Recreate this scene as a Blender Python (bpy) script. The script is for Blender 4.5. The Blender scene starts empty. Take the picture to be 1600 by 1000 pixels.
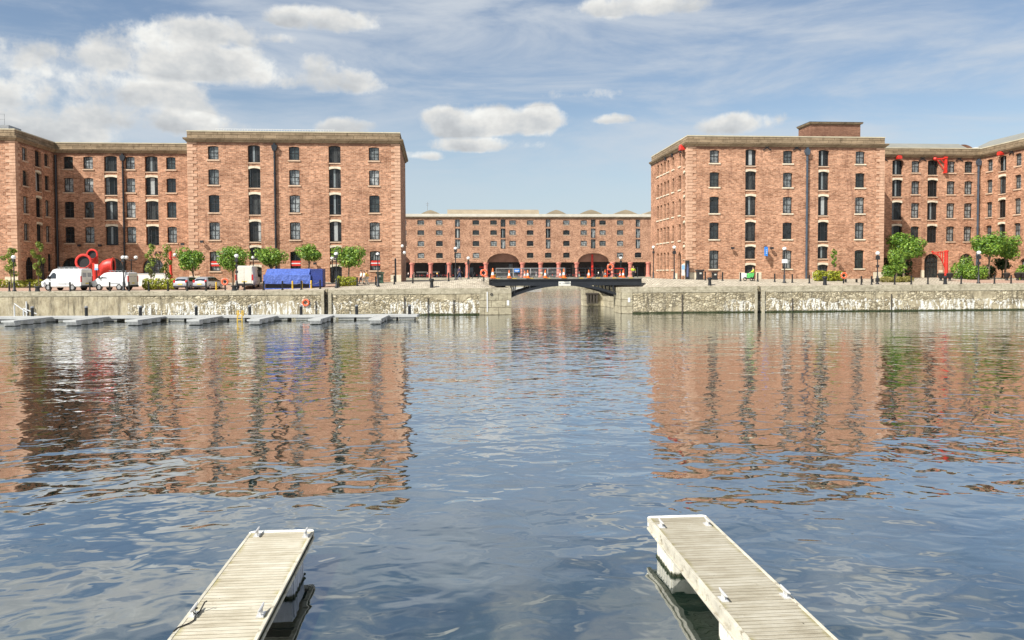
import bpy, bmesh, math, random
from math import sin, cos, pi, radians, atan, tan, sqrt, atan2, asin
from mathutils import Vector, Matrix
random.seed(7)
C = bpy.context.scene.collection
SC = bpy.context.scene

# ------------------------------------------------------------------ camera maths (to read positions off the photograph)
F = 1245.; YAW = atan(100/1245.); PITCH = radians(2.0); ROLL = .0044; HC = 4.5
SH = (500-427.) - F*tan(PITCH)
def _basis():
    f = Vector((sin(YAW)*cos(PITCH), cos(YAW)*cos(PITCH), -sin(PITCH)))
    r0 = Vector((cos(YAW), -sin(YAW), 0.)); u0 = Vector((sin(YAW)*sin(PITCH), cos(YAW)*sin(PITCH), cos(PITCH)))
    c, s = cos(ROLL), sin(ROLL)
    return c*r0 - s*u0, s*r0 + c*u0, f
RV, UV, FV = _basis()
def ray(px, py): return FV + (px-800)/F*RV + (500-SH-py)/F*UV
def at(px, py, Y):
    d = ray(px, py); t = Y/d.y; return d.x*t, HC+d.z*t
def gx(px, Y, py=430): return at(px, py, Y)[0]

cam = bpy.data.cameras.new("camera"); co = bpy.data.objects.new("camera", cam); C.objects.link(co)
cam.sensor_width = 36; cam.lens = 36*F/1600; cam.shift_y = -SH/1600
cam.clip_end = 6000; cam.clip_start = .1
M4 = Matrix.Identity(4)
for i, v in enumerate((RV, UV, -FV)):
    for j in range(3): M4[j][i] = v[j]
M4.translation = Vector((0, 0, HC)); co.matrix_world = M4
SC.camera = co

# ------------------------------------------------------------------ node helpers
class NT:
    def __init__(s, tree): s.t = tree; s.n = tree.nodes; s.l = tree.links
    def new(s, typ, **kw):
        n = s.n.new(typ)
        for k, v in kw.items():
            if k[0] == '_': setattr(n, k[1:], v)
        return n
    def put(s, sock, v):
        if hasattr(v, 'is_output'): s.l.new(v, sock)
        elif v is not None:
            if isinstance(v, (tuple, list)) and len(v) == 3 and len(getattr(sock, 'default_value', (0,0,0))) == 4: v = (*v, 1)
            sock.default_value = v
    def m(s, op, a=None, b=None, c=None, clamp=False):
        n = s.n.new('ShaderNodeMath'); n.operation = op; n.use_clamp = clamp
        for i, v in enumerate((a, b, c)):
            if v is not None: s.put(n.inputs[i], v)
        return n.outputs[0]
    def noise(s, vec, scale, detail=3, rough=.55, dist=0., out=0):
        n = s.n.new('ShaderNodeTexNoise'); s.put(n.inputs['Vector'], vec); n.inputs['Scale'].default_value = scale
        n.inputs['Detail'].default_value = detail; n.inputs['Roughness'].default_value = rough; n.inputs['Distortion'].default_value = dist
        return n.outputs[out]
    def map(s, vec, scale=(1,1,1), loc=(0,0,0), rot=(0,0,0)):
        n = s.n.new('ShaderNodeMapping'); s.put(n.inputs[0], vec); n.inputs['Scale'].default_value = scale
        n.inputs['Location'].default_value = loc; n.inputs['Rotation'].default_value = rot
        return n.outputs[0]
    def ramp(s, f, stops, interp='LINEAR'):
        n = s.n.new('ShaderNodeValToRGB'); s.put(n.inputs[0], f); r = n.color_ramp; r.interpolation = interp
        while len(r.elements) < len(stops): r.elements.new(.5)
        for e, (p, c) in zip(r.elements, stops):
            e.position = p; e.color = (*c, 1) if isinstance(c, tuple) else (c, c, c, 1)
        return n.outputs[0]
    def mix(s, f, a, b, mode='MIX'):
        n = s.n.new('ShaderNodeMix'); n.data_type = 'RGBA'; n.blend_type = mode; n.clamp_factor = True
        s.put(n.inputs[0], f); s.put(n.inputs[6], a); s.put(n.inputs[7], b); return n.outputs[2]
    def sep(s, v):
        n = s.n.new('ShaderNodeSeparateXYZ'); s.put(n.inputs[0], v); return n.outputs
    def comb(s, x, y, z):
        n = s.n.new('ShaderNodeCombineXYZ')
        for i, v in enumerate((x, y, z)): s.put(n.inputs[i], v)
        return n.outputs[0]
    def smooth(s, v, a, b):
        n = s.n.new('ShaderNodeMapRange'); n.interpolation_type = 'SMOOTHSTEP'; s.put(n.inputs[0], v)
        s.put(n.inputs[1], a); s.put(n.inputs[2], b); return n.outputs[0]
    def bump(s, h, dist, strength=1., normal=None):
        n = s.n.new('ShaderNodeBump'); s.put(n.inputs['Height'], h); n.inputs['Distance'].default_value = dist
        n.inputs['Strength'].default_value = strength
        if normal is not None: s.l.new(normal, n.inputs['Normal'])
        return n.outputs[0]

def newmat(name):
    m = bpy.data.materials.new(name); m.use_nodes = True; nt = NT(m.node_tree)
    b = nt.n['Principled BSDF']; return m, nt, b
def pos(nt): return nt.n.new('ShaderNodeNewGeometry').outputs['Position']
def objc(nt): return nt.n.new('ShaderNodeTexCoord').outputs['Object']

MATS = {}
def mat(name, col, rough=.7, metal=0., var=.25, scale=3., bump=0., spec=None, grime=None):
    """plain procedural material: colour broken up by two scales of noise"""
    if name in MATS: return MATS[name]
    m, nt, b = newmat(name); v = objc(nt)
    n1 = nt.noise(v, scale, 5, .65); n2 = nt.noise(v, scale*.23, 3)
    f = nt.m('ADD', nt.m('MULTIPLY', n1, .6), nt.m('MULTIPLY', n2, .4))
    lo = tuple(max(0, c*(1-var)) for c in col); hi = tuple(min(1, c*(1+var)) for c in col)
    c = nt.ramp(f, [(.3, lo), (.7, hi)])
    if grime: c = nt.mix(nt.smooth(nt.noise(v, scale*2.1, 6, .7), .52, .7), c, grime)
    nt.put(b.inputs['Base Color'], c); b.inputs['Roughness'].default_value = rough; b.inputs['Metallic'].default_value = metal
    if spec is not None: b.inputs['Specular IOR Level'].default_value = spec
    if bump: nt.put(b.inputs['Normal'], nt.bump(n1, bump))
    MATS[name] = m; return m

# ------------------------------------------------------------------ materials
def brick_mat(name='brick', hue=1.):
    m, nt, b = newmat(name); p = pos(nt); x, y, z = nt.sep(p)
    u = nt.m('ADD', x, y); v = nt.comb(u, z, 0.)
    bt = nt.n.new('ShaderNodeTexBrick'); nt.put(bt.inputs['Vector'], v)
    bt.inputs['Scale'].default_value = 1.; bt.inputs['Brick Width'].default_value = .46; bt.inputs['Row Height'].default_value = .17
    bt.inputs['Mortar Size'].default_value = .016; bt.inputs['Mortar Smooth'].default_value = .3; bt.inputs['Bias'].default_value = 0.
    bt.inputs['Color1'].default_value = (.30, .138, .075, 1); bt.inputs['Color2'].default_value = (.56, .295, .180, 1)
    bt.inputs['Mortar'].default_value = (.48, .355, .26, 1)
    # individually tinted bricks, blotches, pale repairs and long soot stains
    n1 = nt.noise(nt.map(v, (2.6, 8., 1)), 1., 4, .7); c = nt.mix(1., bt.outputs[0], nt.ramp(n1, [(.3, .5), (.5, 1.), (.72, 1.45)]), 'MULTIPLY')
    n2 = nt.noise(nt.map(v, (.35, .5, 1)), 1., 5, .6); c = nt.mix(1., c, nt.ramp(n2, [(.3, (.70, .66, .64)), (.5, (1., 1., 1.)), (.7, (1.2, 1.2, 1.2))]), 'MULTIPLY')
    n3 = nt.noise(nt.map(v, (.8, 2.2, 1), (5, 9, 0)), 1.3, 6, .75); c = nt.mix(nt.m('MULTIPLY', nt.smooth(n3, .58, .74), .35), c, (.58, .37, .27))
    n4 = nt.noise(nt.map(v, (1.2, .16, 1), (3, 1, 0)), 1., 5, .7); c = nt.mix(nt.m('MULTIPLY', nt.smooth(n4, .52, .70), .6), c, (.17, .082, .055))
    top = nt.smooth(nt.m('ADD', z, nt.m('MULTIPLY', nt.noise(nt.map(v, (.5, .1, 1)), 1., 4), 1.2)), 21.2, 21.6)
    c = nt.mix(nt.m('MULTIPLY', top, .7), c, (.14, .07, .05))
    if hue != 1.: c = nt.mix(1., c, (hue, hue, hue), 'MULTIPLY')
    nt.put(b.inputs['Base Color'], c); b.inputs['Roughness'].default_value = .9; b.inputs['Specular IOR Level'].default_value = .2
    nt.put(b.inputs['Normal'], nt.bump(nt.m('ADD', nt.m('MULTIPLY', bt.outputs[1], -.6), n1), .02)); return m
def stone_mat(name, lo, hi, dark, bw=0, bh=0, scale=1.):
    m, nt, b = newmat(name); p = pos(nt); x, y, z = nt.sep(p); v = nt.comb(nt.m('ADD', x, y), z, 0.)
    n1 = nt.noise(nt.map(v, (.8, 1.6, 1)), scale*1.5, 6, .7); n2 = nt.noise(v, scale*.35, 4)
    c = nt.ramp(nt.m('ADD', nt.m('MULTIPLY', n1, .65), nt.m('MULTIPLY', n2, .35)), [(.34, lo), (.64, hi)])
    c = nt.mix(nt.m('MULTIPLY', nt.smooth(nt.noise(nt.map(v, (1.4, .3, 1), (4, 2, 0)), scale*1.2, 6, .75), .52, .72), .7), c, dark)
    h = n1
    if bw:
        bt = nt.n.new('ShaderNodeTexBrick'); nt.put(bt.inputs['Vector'], v); bt.inputs['Scale'].default_value = 1.
        bt.inputs['Brick Width'].default_value = bw; bt.inputs['Row Height'].default_value = bh; bt.inputs['Mortar Size'].default_value = .022
        bt.inputs['Color1'].default_value = (.86,.86,.86,1); bt.inputs['Color2'].default_value = (1.14,1.14,1.14,1); bt.inputs['Mortar'].default_value = (.4,.37,.33,1)
        c = nt.mix(1., c, bt.outputs[0], 'MULTIPLY'); h = nt.m('SUBTRACT', n1, bt.outputs[1])
    nt.put(b.inputs['Base Color'], c); b.inputs['Roughness'].default_value = .9; b.inputs['Specular IOR Level'].default_value = .2
    nt.put(b.inputs['Normal'], nt.bump(h, .03)); return m
def quay_mat(name, right=False):
    """rubble masonry of the dock wall with lime runs, weed at the water line and a rendered length"""
    m, nt, b = newmat(name); p = pos(nt); x, y, z = nt.sep(p); v = nt.comb(nt.m('ADD', x, y), z, 0.)
    vo = nt.n.new('ShaderNodeTexVoronoi'); vo.feature = 'DISTANCE_TO_EDGE'; nt.put(vo.inputs['Vector'], nt.map(v, (2.6, 4.2, 1))); vo.inputs['Scale'].default_value = 1.
    vc = nt.n.new('ShaderNodeTexVoronoi'); nt.put(vc.inputs['Vector'], nt.map(v, (2.6, 4.2, 1))); vc.inputs['Scale'].default_value = 1.
    g = nt.sep(vc.outputs['Color'])[0]
    st = nt.ramp(g, [(0., (.24, .20, .125)), (.5, (.38, .325, .215)), (1., (.58, .51, .36))])
    st = nt.mix(1., st, nt.ramp(nt.noise(v, 7., 5, .75), [(.32, .45), (.68, 1.6)]), 'MULTIPLY')
    st = nt.mix(nt.m('MULTIPLY', nt.smooth(vo.outputs[0], .08, .0), .75), st, (.11, .095, .065))
    pl = nt.ramp(nt.noise(nt.map(v, (1., .5, 1)), 1.6, 7, .75), [(.3, (.20, .165, .105)), (.5, (.39, .335, .225)), (.7, (.56, .50, .355))])
    # rendered length at the far left, patchy plaster elsewhere
    if right: k = nt.m('MULTIPLY', nt.smooth(nt.noise(nt.map(v, (.12, .5, 1)), 1., 3), .52, .58), .85)
    else: k = nt.m('MAXIMUM', nt.smooth(x, -33.3, -33.8), nt.m('MULTIPLY', nt.smooth(nt.noise(nt.map(v, (.12, .5, 1)), 1., 3), .5, .56), .85))
    c = nt.mix(k, st, pl)
    c = nt.mix(nt.m('MULTIPLY', nt.smooth(nt.noise(nt.map(v, (2., .25, 1), (7, 1, 0)), 1., 6, .7), .48, .68), .75), c, (.075, .065, .045))
    # lime runs: a wandering upper line from which drips run down
    line = nt.m('ADD', 1.25 if right else 1.45, nt.m('MULTIPLY', nt.m('SUBTRACT', nt.noise(nt.map(v, (.45, 0, 1)), 1., 4, .6), .5), 2.4))
    below = nt.smooth(nt.m('SUBTRACT', line, z), 0., .08)
    drip = nt.noise(nt.map(v, (3.6, .9, 1), (2, 3, 0)), 1., 5, .68, .6)
    where = nt.noise(nt.map(v, (.13, 0, 1), (1.7 if right else 0.4, 0, 0)), 1., 3, .6)
    thr = nt.m('SUBTRACT', .66, nt.m('MULTIPLY', nt.smooth(where, .32, .52), .17))
    lm = nt.m('MULTIPLY', nt.smooth(drip, thr, nt.m('ADD', thr, .04)), below)
    bead = nt.m('MULTIPLY', nt.smooth(nt.m('ABSOLUTE', nt.m('SUBTRACT', z, line)), .12, .03), nt.smooth(nt.noise(nt.map(v, (3, 3, 1)), 1., 3), .5, .56))
    if not right: inx = nt.smooth(x, -33.9, -33.2)
    else: inx = nt.smooth(x, 29., 34.)
    lm = nt.m('MULTIPLY', nt.m('MAXIMUM', lm, nt.m('MULTIPLY', bead, .8)), nt.m('ADD', nt.m('MULTIPLY', inx, .92), .08))
    c = nt.mix(nt.m('MULTIPLY', lm, .92), c, (.72, .71, .65))
    zz = nt.m('ADD', z, nt.m('MULTIPLY', nt.noise(v, 2.5, 4), .25))
    c = nt.mix(nt.smooth(zz, .42, .2), c, (.035, .045, .018))
    nt.put(b.inputs['Base Color'], c); b.inputs['Roughness'].default_value = .85; b.inputs['Specular IOR Level'].default_value = .25
    nt.put(b.inputs['Normal'], nt.bump(nt.m('ADD', nt.m('MULTIPLY', nt.smooth(vo.outputs[0], 0., .2), nt.m('SUBTRACT', 1., k)), nt.noise(v, 9., 4)), .05)); return m
def paving_mat():
    m, nt, b = newmat('granite_setts'); p = pos(nt); x, y, z = nt.sep(p); v = nt.comb(x, y, 0.)
    bt = nt.n.new('ShaderNodeTexBrick'); nt.put(bt.inputs['Vector'], v); bt.inputs['Scale'].default_value = 1.
    bt.inputs['Brick Width'].default_value = .42; bt.inputs['Row Height'].default_value = .3; bt.inputs['Mortar Size'].default_value = .03
    bt.inputs['Color1'].default_value = (.40,.35,.27,1); bt.inputs['Color2'].default_value = (.56,.50,.39,1); bt.inputs['Mortar'].default_value = (.2,.17,.12,1)
    c = nt.mix(1., bt.outputs[0], nt.ramp(nt.noise(v, 1.3, 6, .7), [(.3, .75), (.7, 1.2)]), 'MULTIPLY')
    # strip of red-brown brick paving some metres behind the edge
    band = nt.m('MULTIPLY', nt.smooth(y, 90.2, 90.6), nt.smooth(y, 99., 98.))
    band = nt.m('MULTIPLY', band, nt.m('MAXIMUM', nt.smooth(x, -9., -14.), nt.smooth(x, 62., 66.)))
    rb = nt.ramp(nt.noise(nt.map(v, (3, 6, 1)), 1., 5, .7), [(.3, (.30, .16, .11)), (.7, (.50, .33, .25))])
    c = nt.mix(nt.m('MULTIPLY', band, .8), c, rb)
    nt.put(b.inputs['Base Color'], c); b.inputs['Roughness'].default_value = .85
    nt.put(b.inputs['Normal'], nt.bump(bt.outputs[1], .015)); return m
def glass_mat(name='window_glass', lo=.02, hi=.30, seed=0., ior=1.6):
    """old crown glass: dark room, pale blinds and sky reflections painted into the colour; each pane object differs"""
    m, nt, b = newmat(name); oi = nt.n.new('ShaderNodeObjectInfo'); r = oi.outputs['Random']; v = objc(nt)
    base = nt.ramp(nt.m('FRACT', nt.m('ADD', nt.m('MULTIPLY', r, 7.3), seed)), [(0., (.012,.016,.018)), (.35, (lo*1.0, lo*1.3, lo*1.3)), (.5, (hi*.45, hi*.5, hi*.5)), (.72, (hi*.7,hi*.76,hi*.76)), (1., (hi,hi*1.04,hi))])
    st = nt.noise(nt.map(nt.n.new('ShaderNodeTexCoord').outputs['Object'], (2.2, 1, .7)), 1.5, 4, .6, 1.)
    base = nt.mix(nt.smooth(st, .5, .56), base, nt.mix(.75, base, (.01, .014, .015)))
    nt.put(b.inputs['Base Color'], base); b.inputs['Roughness'].default_value = .04; b.inputs['IOR'].default_value = ior
    n = nt.noise(nt.comb(nt.m('ADD', nt.sep(v)[0], nt.m('MULTIPLY', r, 40.)), nt.sep(v)[1], nt.sep(v)[2]), .9, 2)
    nt.put(b.inputs['Normal'], nt.bump(n, .12)); return m
def leaf_mat(name, dark, mid, lit):
    m, nt, b = newmat(name); p = objc(nt)
    n = nt.noise(p, 1.6, 4, .6); r = nt.n.new('ShaderNodeNewGeometry').outputs['Random Per Island']
    c = nt.ramp(nt.m('ADD', nt.m('MULTIPLY', n, .55), nt.m('MULTIPLY', r, .45)), [(.25, dark), (.5, mid), (.75, lit)])
    nt.put(b.inputs['Base Color'], c); b.inputs['Roughness'].default_value = .5
    tr = nt.n.new('ShaderNodeBsdfTranslucent'); nt.put(tr.inputs[0], c)
    mx = nt.n.new('ShaderNodeMixShader'); mx.inputs[0].default_value = .35
    out = nt.n['Material Output']; nt.l.new(b.outputs[0], mx.inputs[1]); nt.l.new(tr.outputs[0], mx.inputs[2]); nt.l.new(mx.outputs[0], out.inputs[0]); return m
def wood_deck_mat(name='weathered_decking', k=1.):
    m, nt, b = newmat(name); v = objc(nt); x, y, z = nt.sep(v)
    w = .092                                                        # grooved boards run across the pontoon
    bid = nt.m('FLOOR', nt.m('DIVIDE', y, w)); fr = nt.m('FRACT', nt.m('DIVIDE', y, w))
    gap = nt.smooth(nt.m('ABSOLUTE', nt.m('SUBTRACT', fr, .5)), .44, .49)
    groove = nt.m('MULTIPLY', nt.smooth(nt.m('SINE', nt.m('MULTIPLY', fr, 2*pi*4.5)), .2, .9), .35)
    wn = nt.n.new('ShaderNodeTexWhiteNoise'); wn.noise_dimensions = '1D'; nt.put(wn.inputs['W'], bid)
    g = nt.noise(nt.map(v, (1.2, 26., 1)), 1.6, 6, .78); pch = nt.noise(v, 1.7, 5, .65)
    f = nt.m('ADD', nt.m('ADD', nt.m('MULTIPLY', g, .55), nt.m('MULTIPLY', wn.outputs[0], .07)), nt.m('MULTIPLY', pch, .35))
    c = nt.ramp(f, [(.34, (.30, .26, .185)), (.47, (.50, .455, .35)), (.60, (.67, .635, .53)), (.8, (.80, .77, .68))])
    c = nt.mix(nt.m('MULTIPLY', nt.smooth(nt.noise(v, 3.2, 6, .75), .6, .75), .55), c, (.24, .20, .11))
    c = nt.mix(nt.m('MULTIPLY', groove, .6), c, (.22, .18, .11)); c = nt.mix(nt.m('MULTIPLY', gap, .85), c, (.10, .08, .05))
    # algae along the outer boards and at the head
    edge = nt.m('MULTIPLY', nt.smooth(nt.m('ABSOLUTE', x), .36, .47), nt.smooth(nt.noise(v, 5., 4), .4, .62))
    c = nt.mix(nt.m('MULTIPLY', edge, .7), c, (.30, .26, .07))
    spot = nt.smooth(nt.noise(nt.map(v, (1, 1, 1), (3.3, 1, 0)), 9., 2, .4), .77, .8); c = nt.mix(spot, c, (.1, .085, .06))
    c = nt.mix(1., c, (k, k, k*.99), 'MULTIPLY')
    nt.put(b.inputs['Base Color'], c); b.inputs['Roughness'].default_value = .85; b.inputs['Specular IOR Level'].default_value = .25
    nt.put(b.inputs['Normal'], nt.bump(nt.m('SUBTRACT', nt.m('MULTIPLY', g, .4), nt.m('ADD', gap, groove)), .006)); return m
def float_mat(name, weed=True, base=(.62, .60, .52)):
    m, nt, b = newmat(name); v = objc(nt); p = pos(nt); z = nt.sep(p)[2]
    c = nt.ramp(nt.noise(nt.map(v, (2, 2, .5)), 3., 6, .7), [(.3, tuple(k*.7 for k in base)), (.6, base), (.8, tuple(min(1, k*1.25) for k in base))])
    zz = nt.m('ADD', z, nt.m('MULTIPLY', nt.noise(v, 14., 4, .7), .09))
    if weed: c = nt.mix(nt.smooth(zz, .115, .07), c, (.025, .03, .012))
    nt.put(b.inputs['Base Color'], c); b.inputs['Roughness'].default_value = .7
    nt.put(b.inputs['Normal'], nt.bump(nt.noise(v, 20., 4), .01)); return m
def water_mat():
    m, nt, b = newmat('dock_water'); p = pos(nt); x, y, z = nt.sep(p); v = nt.comb(x, y, 0.)
    w0 = nt.noise(nt.map(v, (.6, 1., 1), (3, 2, 0), (0, 0, -.15)), .15, 2, .5, .3)
    w1 = nt.noise(nt.map(v, (.8, 1., 1), (0, 0, 0), (0, 0, .22)), .55, 1, .5, .5)
    w2 = nt.noise(nt.map(v, (.9, 1.1, 1), (9, 4, 0), (0, 0, -.3)), 1.65, 1, .5, .7)
    w3 = nt.noise(nt.map(v, (.95, 1.1, 1), (2, 7, 0), (0, 0, .4)), 4., 1, .5, .4)
    calm = nt.ramp(nt.noise(nt.map(v, (.35, 1., 1)), .06, 3), [(.3, .6), (.7, 1.15)])
    h = nt.m('ADD', nt.m('ADD', nt.m('MULTIPLY', w0, .08), nt.m('MULTIPLY', w1, .064)), nt.m('MULTIPLY', nt.m('ADD', nt.m('MULTIPLY', w2, .0255), nt.m('MULTIPLY', w3, .0030)), nt.m('MULTIPLY_ADD', nt.smooth(y, 9., 28.), .62, .45)))
    h = nt.m('MULTIPLY', nt.m('MULTIPLY', h, calm), nt.m('MULTIPLY_ADD', nt.smooth(y, 92., 128.), 2.6, 1.)); nrm = nt.bump(h, 1.0)
    c = nt.ramp(nt.noise(v, .8, 4), [(.3, (.006, .016, .013)), (.7, (.012, .028, .016))])
    df = nt.n.new('ShaderNodeBsdfDiffuse'); nt.put(df.inputs[0], c)
    gl = nt.n.new('ShaderNodeBsdfGlossy'); gl.inputs['Roughness'].default_value = .01; gl.inputs['Color'].default_value = (.95, .97, 1., 1); nt.put(gl.inputs['Normal'], nrm)
    lw = nt.n.new('ShaderNodeLayerWeight'); lw.inputs['Blend'].default_value = .5; nt.put(lw.inputs['Normal'], nrm)
    fac = nt.m('ADD', .20, nt.m('MULTIPLY', .80, nt.m('POWER', lw.outputs['Facing'], 2.3)), clamp=True)
    mx = nt.n.new('ShaderNodeMixShader'); nt.put(mx.inputs[0], fac); nt.l.new(df.outputs[0], mx.inputs[1]); nt.l.new(gl.outputs[0], mx.inputs[2])
    nt.l.new(mx.outputs[0], nt.n['Material Output'].inputs[0]); return m

BRICK = brick_mat(); BRICK_FAR = brick_mat('brick_far', .92)
QUOIN = stone_mat('quoin_stone', (.40, .225, .145), (.66, .43, .295), (.24, .14, .09))
CORN = stone_mat('cornice_stone', (.17, .125, .078), (.34, .26, .17), (.09, .065, .04), 1.6, .5)
CREAM = stone_mat('cream_stone', (.50, .43, .32), (.78, .70, .54), (.3, .25, .18))
SILL = stone_mat('sill_stone', (.46, .33, .23), (.68, .50, .36), (.25, .18, .12))
QUAYL = quay_mat('quay_rubble'); QUAYR = quay_mat('quay_rubble_lime', True)
ASHLAR = stone_mat('pier_ashlar', (.20, .175, .12), (.50, .45, .32), (.08, .07, .045), 1.5, .78, 1.6)
COPE = stone_mat('coping_stone', (.20, .175, .12), (.52, .47, .35), (.09, .08, .055), 0, 0, 1.8)
PAVE = paving_mat()
GLASS = glass_mat('window_glass', .05, .42, .1); GLASSD = glass_mat('dark_door_glass', .008, .06, .2, 1.38); GLASS2 = glass_mat('window_glass_teal', .03, .26, .3); GLASSF = glass_mat('far_window_glass', .03, .34, .6)
IRON = mat('black_iron', (.012, .014, .017), .45, .0, .4, 6.)
FRAME = mat('dark_window_frame', (.018, .020, .022), .5, 0, .3, 8.)
PIPE = mat('blue_grey_pipe', (.055, .075, .10), .4, 0, .3, 4.)
PIPEK = mat('black_pipe', (.014, .017, .022), .4, 0, .3, 4.)
RED = mat('red_paint', (.60, .035, .022), .45, 0, .3, 2.2, .01, grime=(.33, .03, .02))
PINK = mat('pink_iron_column', (.66, .25, .19), .55, 0, .2, 1.5, grime=(.48, .15, .11))
WHITE = mat('white_paint', (.66, .67, .67), .35, 0, .08, 1.6)
DIRTYW = mat('dirty_white_paint', (.68, .66, .58), .4, 0, .12, 2.)
SILVER = mat('silver_car_paint', (.46, .47, .49), .3, .5, .06, 2.)
TYRE = mat('tyre_rubber', (.02, .02, .02), .85)
RIMM = mat('wheel_alloy', (.5, .5, .5), .35, .7)
DGLASS = mat('vehicle_glass', (.02, .024, .028), .06, 0, .2, 1., spec=1.)
BLACK = mat('black_plastic', (.02, .02, .022), .55)
GREY = mat('grey_metal', (.30, .31, .32), .45, .4)
LGREY = mat('pale_grey_concrete', (.48, .48, .46), .8, 0, .2, 1.5, .01)
GALV = mat('galvanised_steel', (.42, .42, .41), .4, .3, .12, 9.)
TARP = mat('blue_tarpaulin', (.07, .13, .44), .5, 0, .4, 3.2, .12)
TARPD = mat('dark_blue_tarpaulin', (.018, .038, .20), .5, 0, .35, 2.2, .05)
ORANGE = mat('orange_plastic', (.85, .16, .02), .45, 0, .1, 3.)
YELLOW = mat('yellow_paint', (.66, .42, .03), .5, 0, .25, 3.)
HIVIS = mat('high_visibility_yellow', (.62, .80, .04), .6, 0, .1, 4.)
GREENP = mat('green_plastic', (.10, .48, .12), .5)
BLUES = mat('blue_sign_paint', (.03, .20, .62), .5)
ROOFG = mat('grey_roof_sheet', (.24, .24, .21), .6, .0, .15, .6)
ROOFB = mat('brown_roof_sheet', (.34, .28, .19), .6, .0, .25, .35)
BARK = mat('tree_bark', (.13, .10, .07), .9, 0, .4, 6., .02)
GLOBE = mat('opal_glass_globe', (.82, .82, .80), .25, 0, .05, 2.)
SKIN = mat('skin', (.55, .33, .24), .6, 0, .08); HAIR = mat('dark_hair', (.04, .025, .018), .7)
DECK = wood_deck_mat(); DECK2 = wood_deck_mat('grey_weathered_decking', .76); FLOATM = float_mat('pontoon_float'); FLOATG = float_mat('grey_float', True, (.42, .42, .39))
LEAF1 = leaf_mat('fresh_leaves', (.05, .11, .016), (.17, .31, .04), (.38, .52, .08))
LEAF2 = leaf_mat('deep_leaves', (.04, .10, .014), (.15, .29, .035), (.32, .47, .06))
LEAF3 = leaf_mat('yellow_leaves', (.12, .15, .012), (.32, .36, .03), (.56, .55, .06))
LEAF4 = leaf_mat('sparse_leaves', (.08, .12, .02), (.22, .30, .05), (.42, .48, .10))
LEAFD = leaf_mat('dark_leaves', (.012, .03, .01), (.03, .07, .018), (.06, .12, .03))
LEAFR = leaf_mat('olive_leaves', (.14, .12, .03), (.30, .28, .07), (.45, .40, .10))
ALU = mat('white_rail', (.72, .72, .69), .4, .2, .1, 6.)

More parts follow.
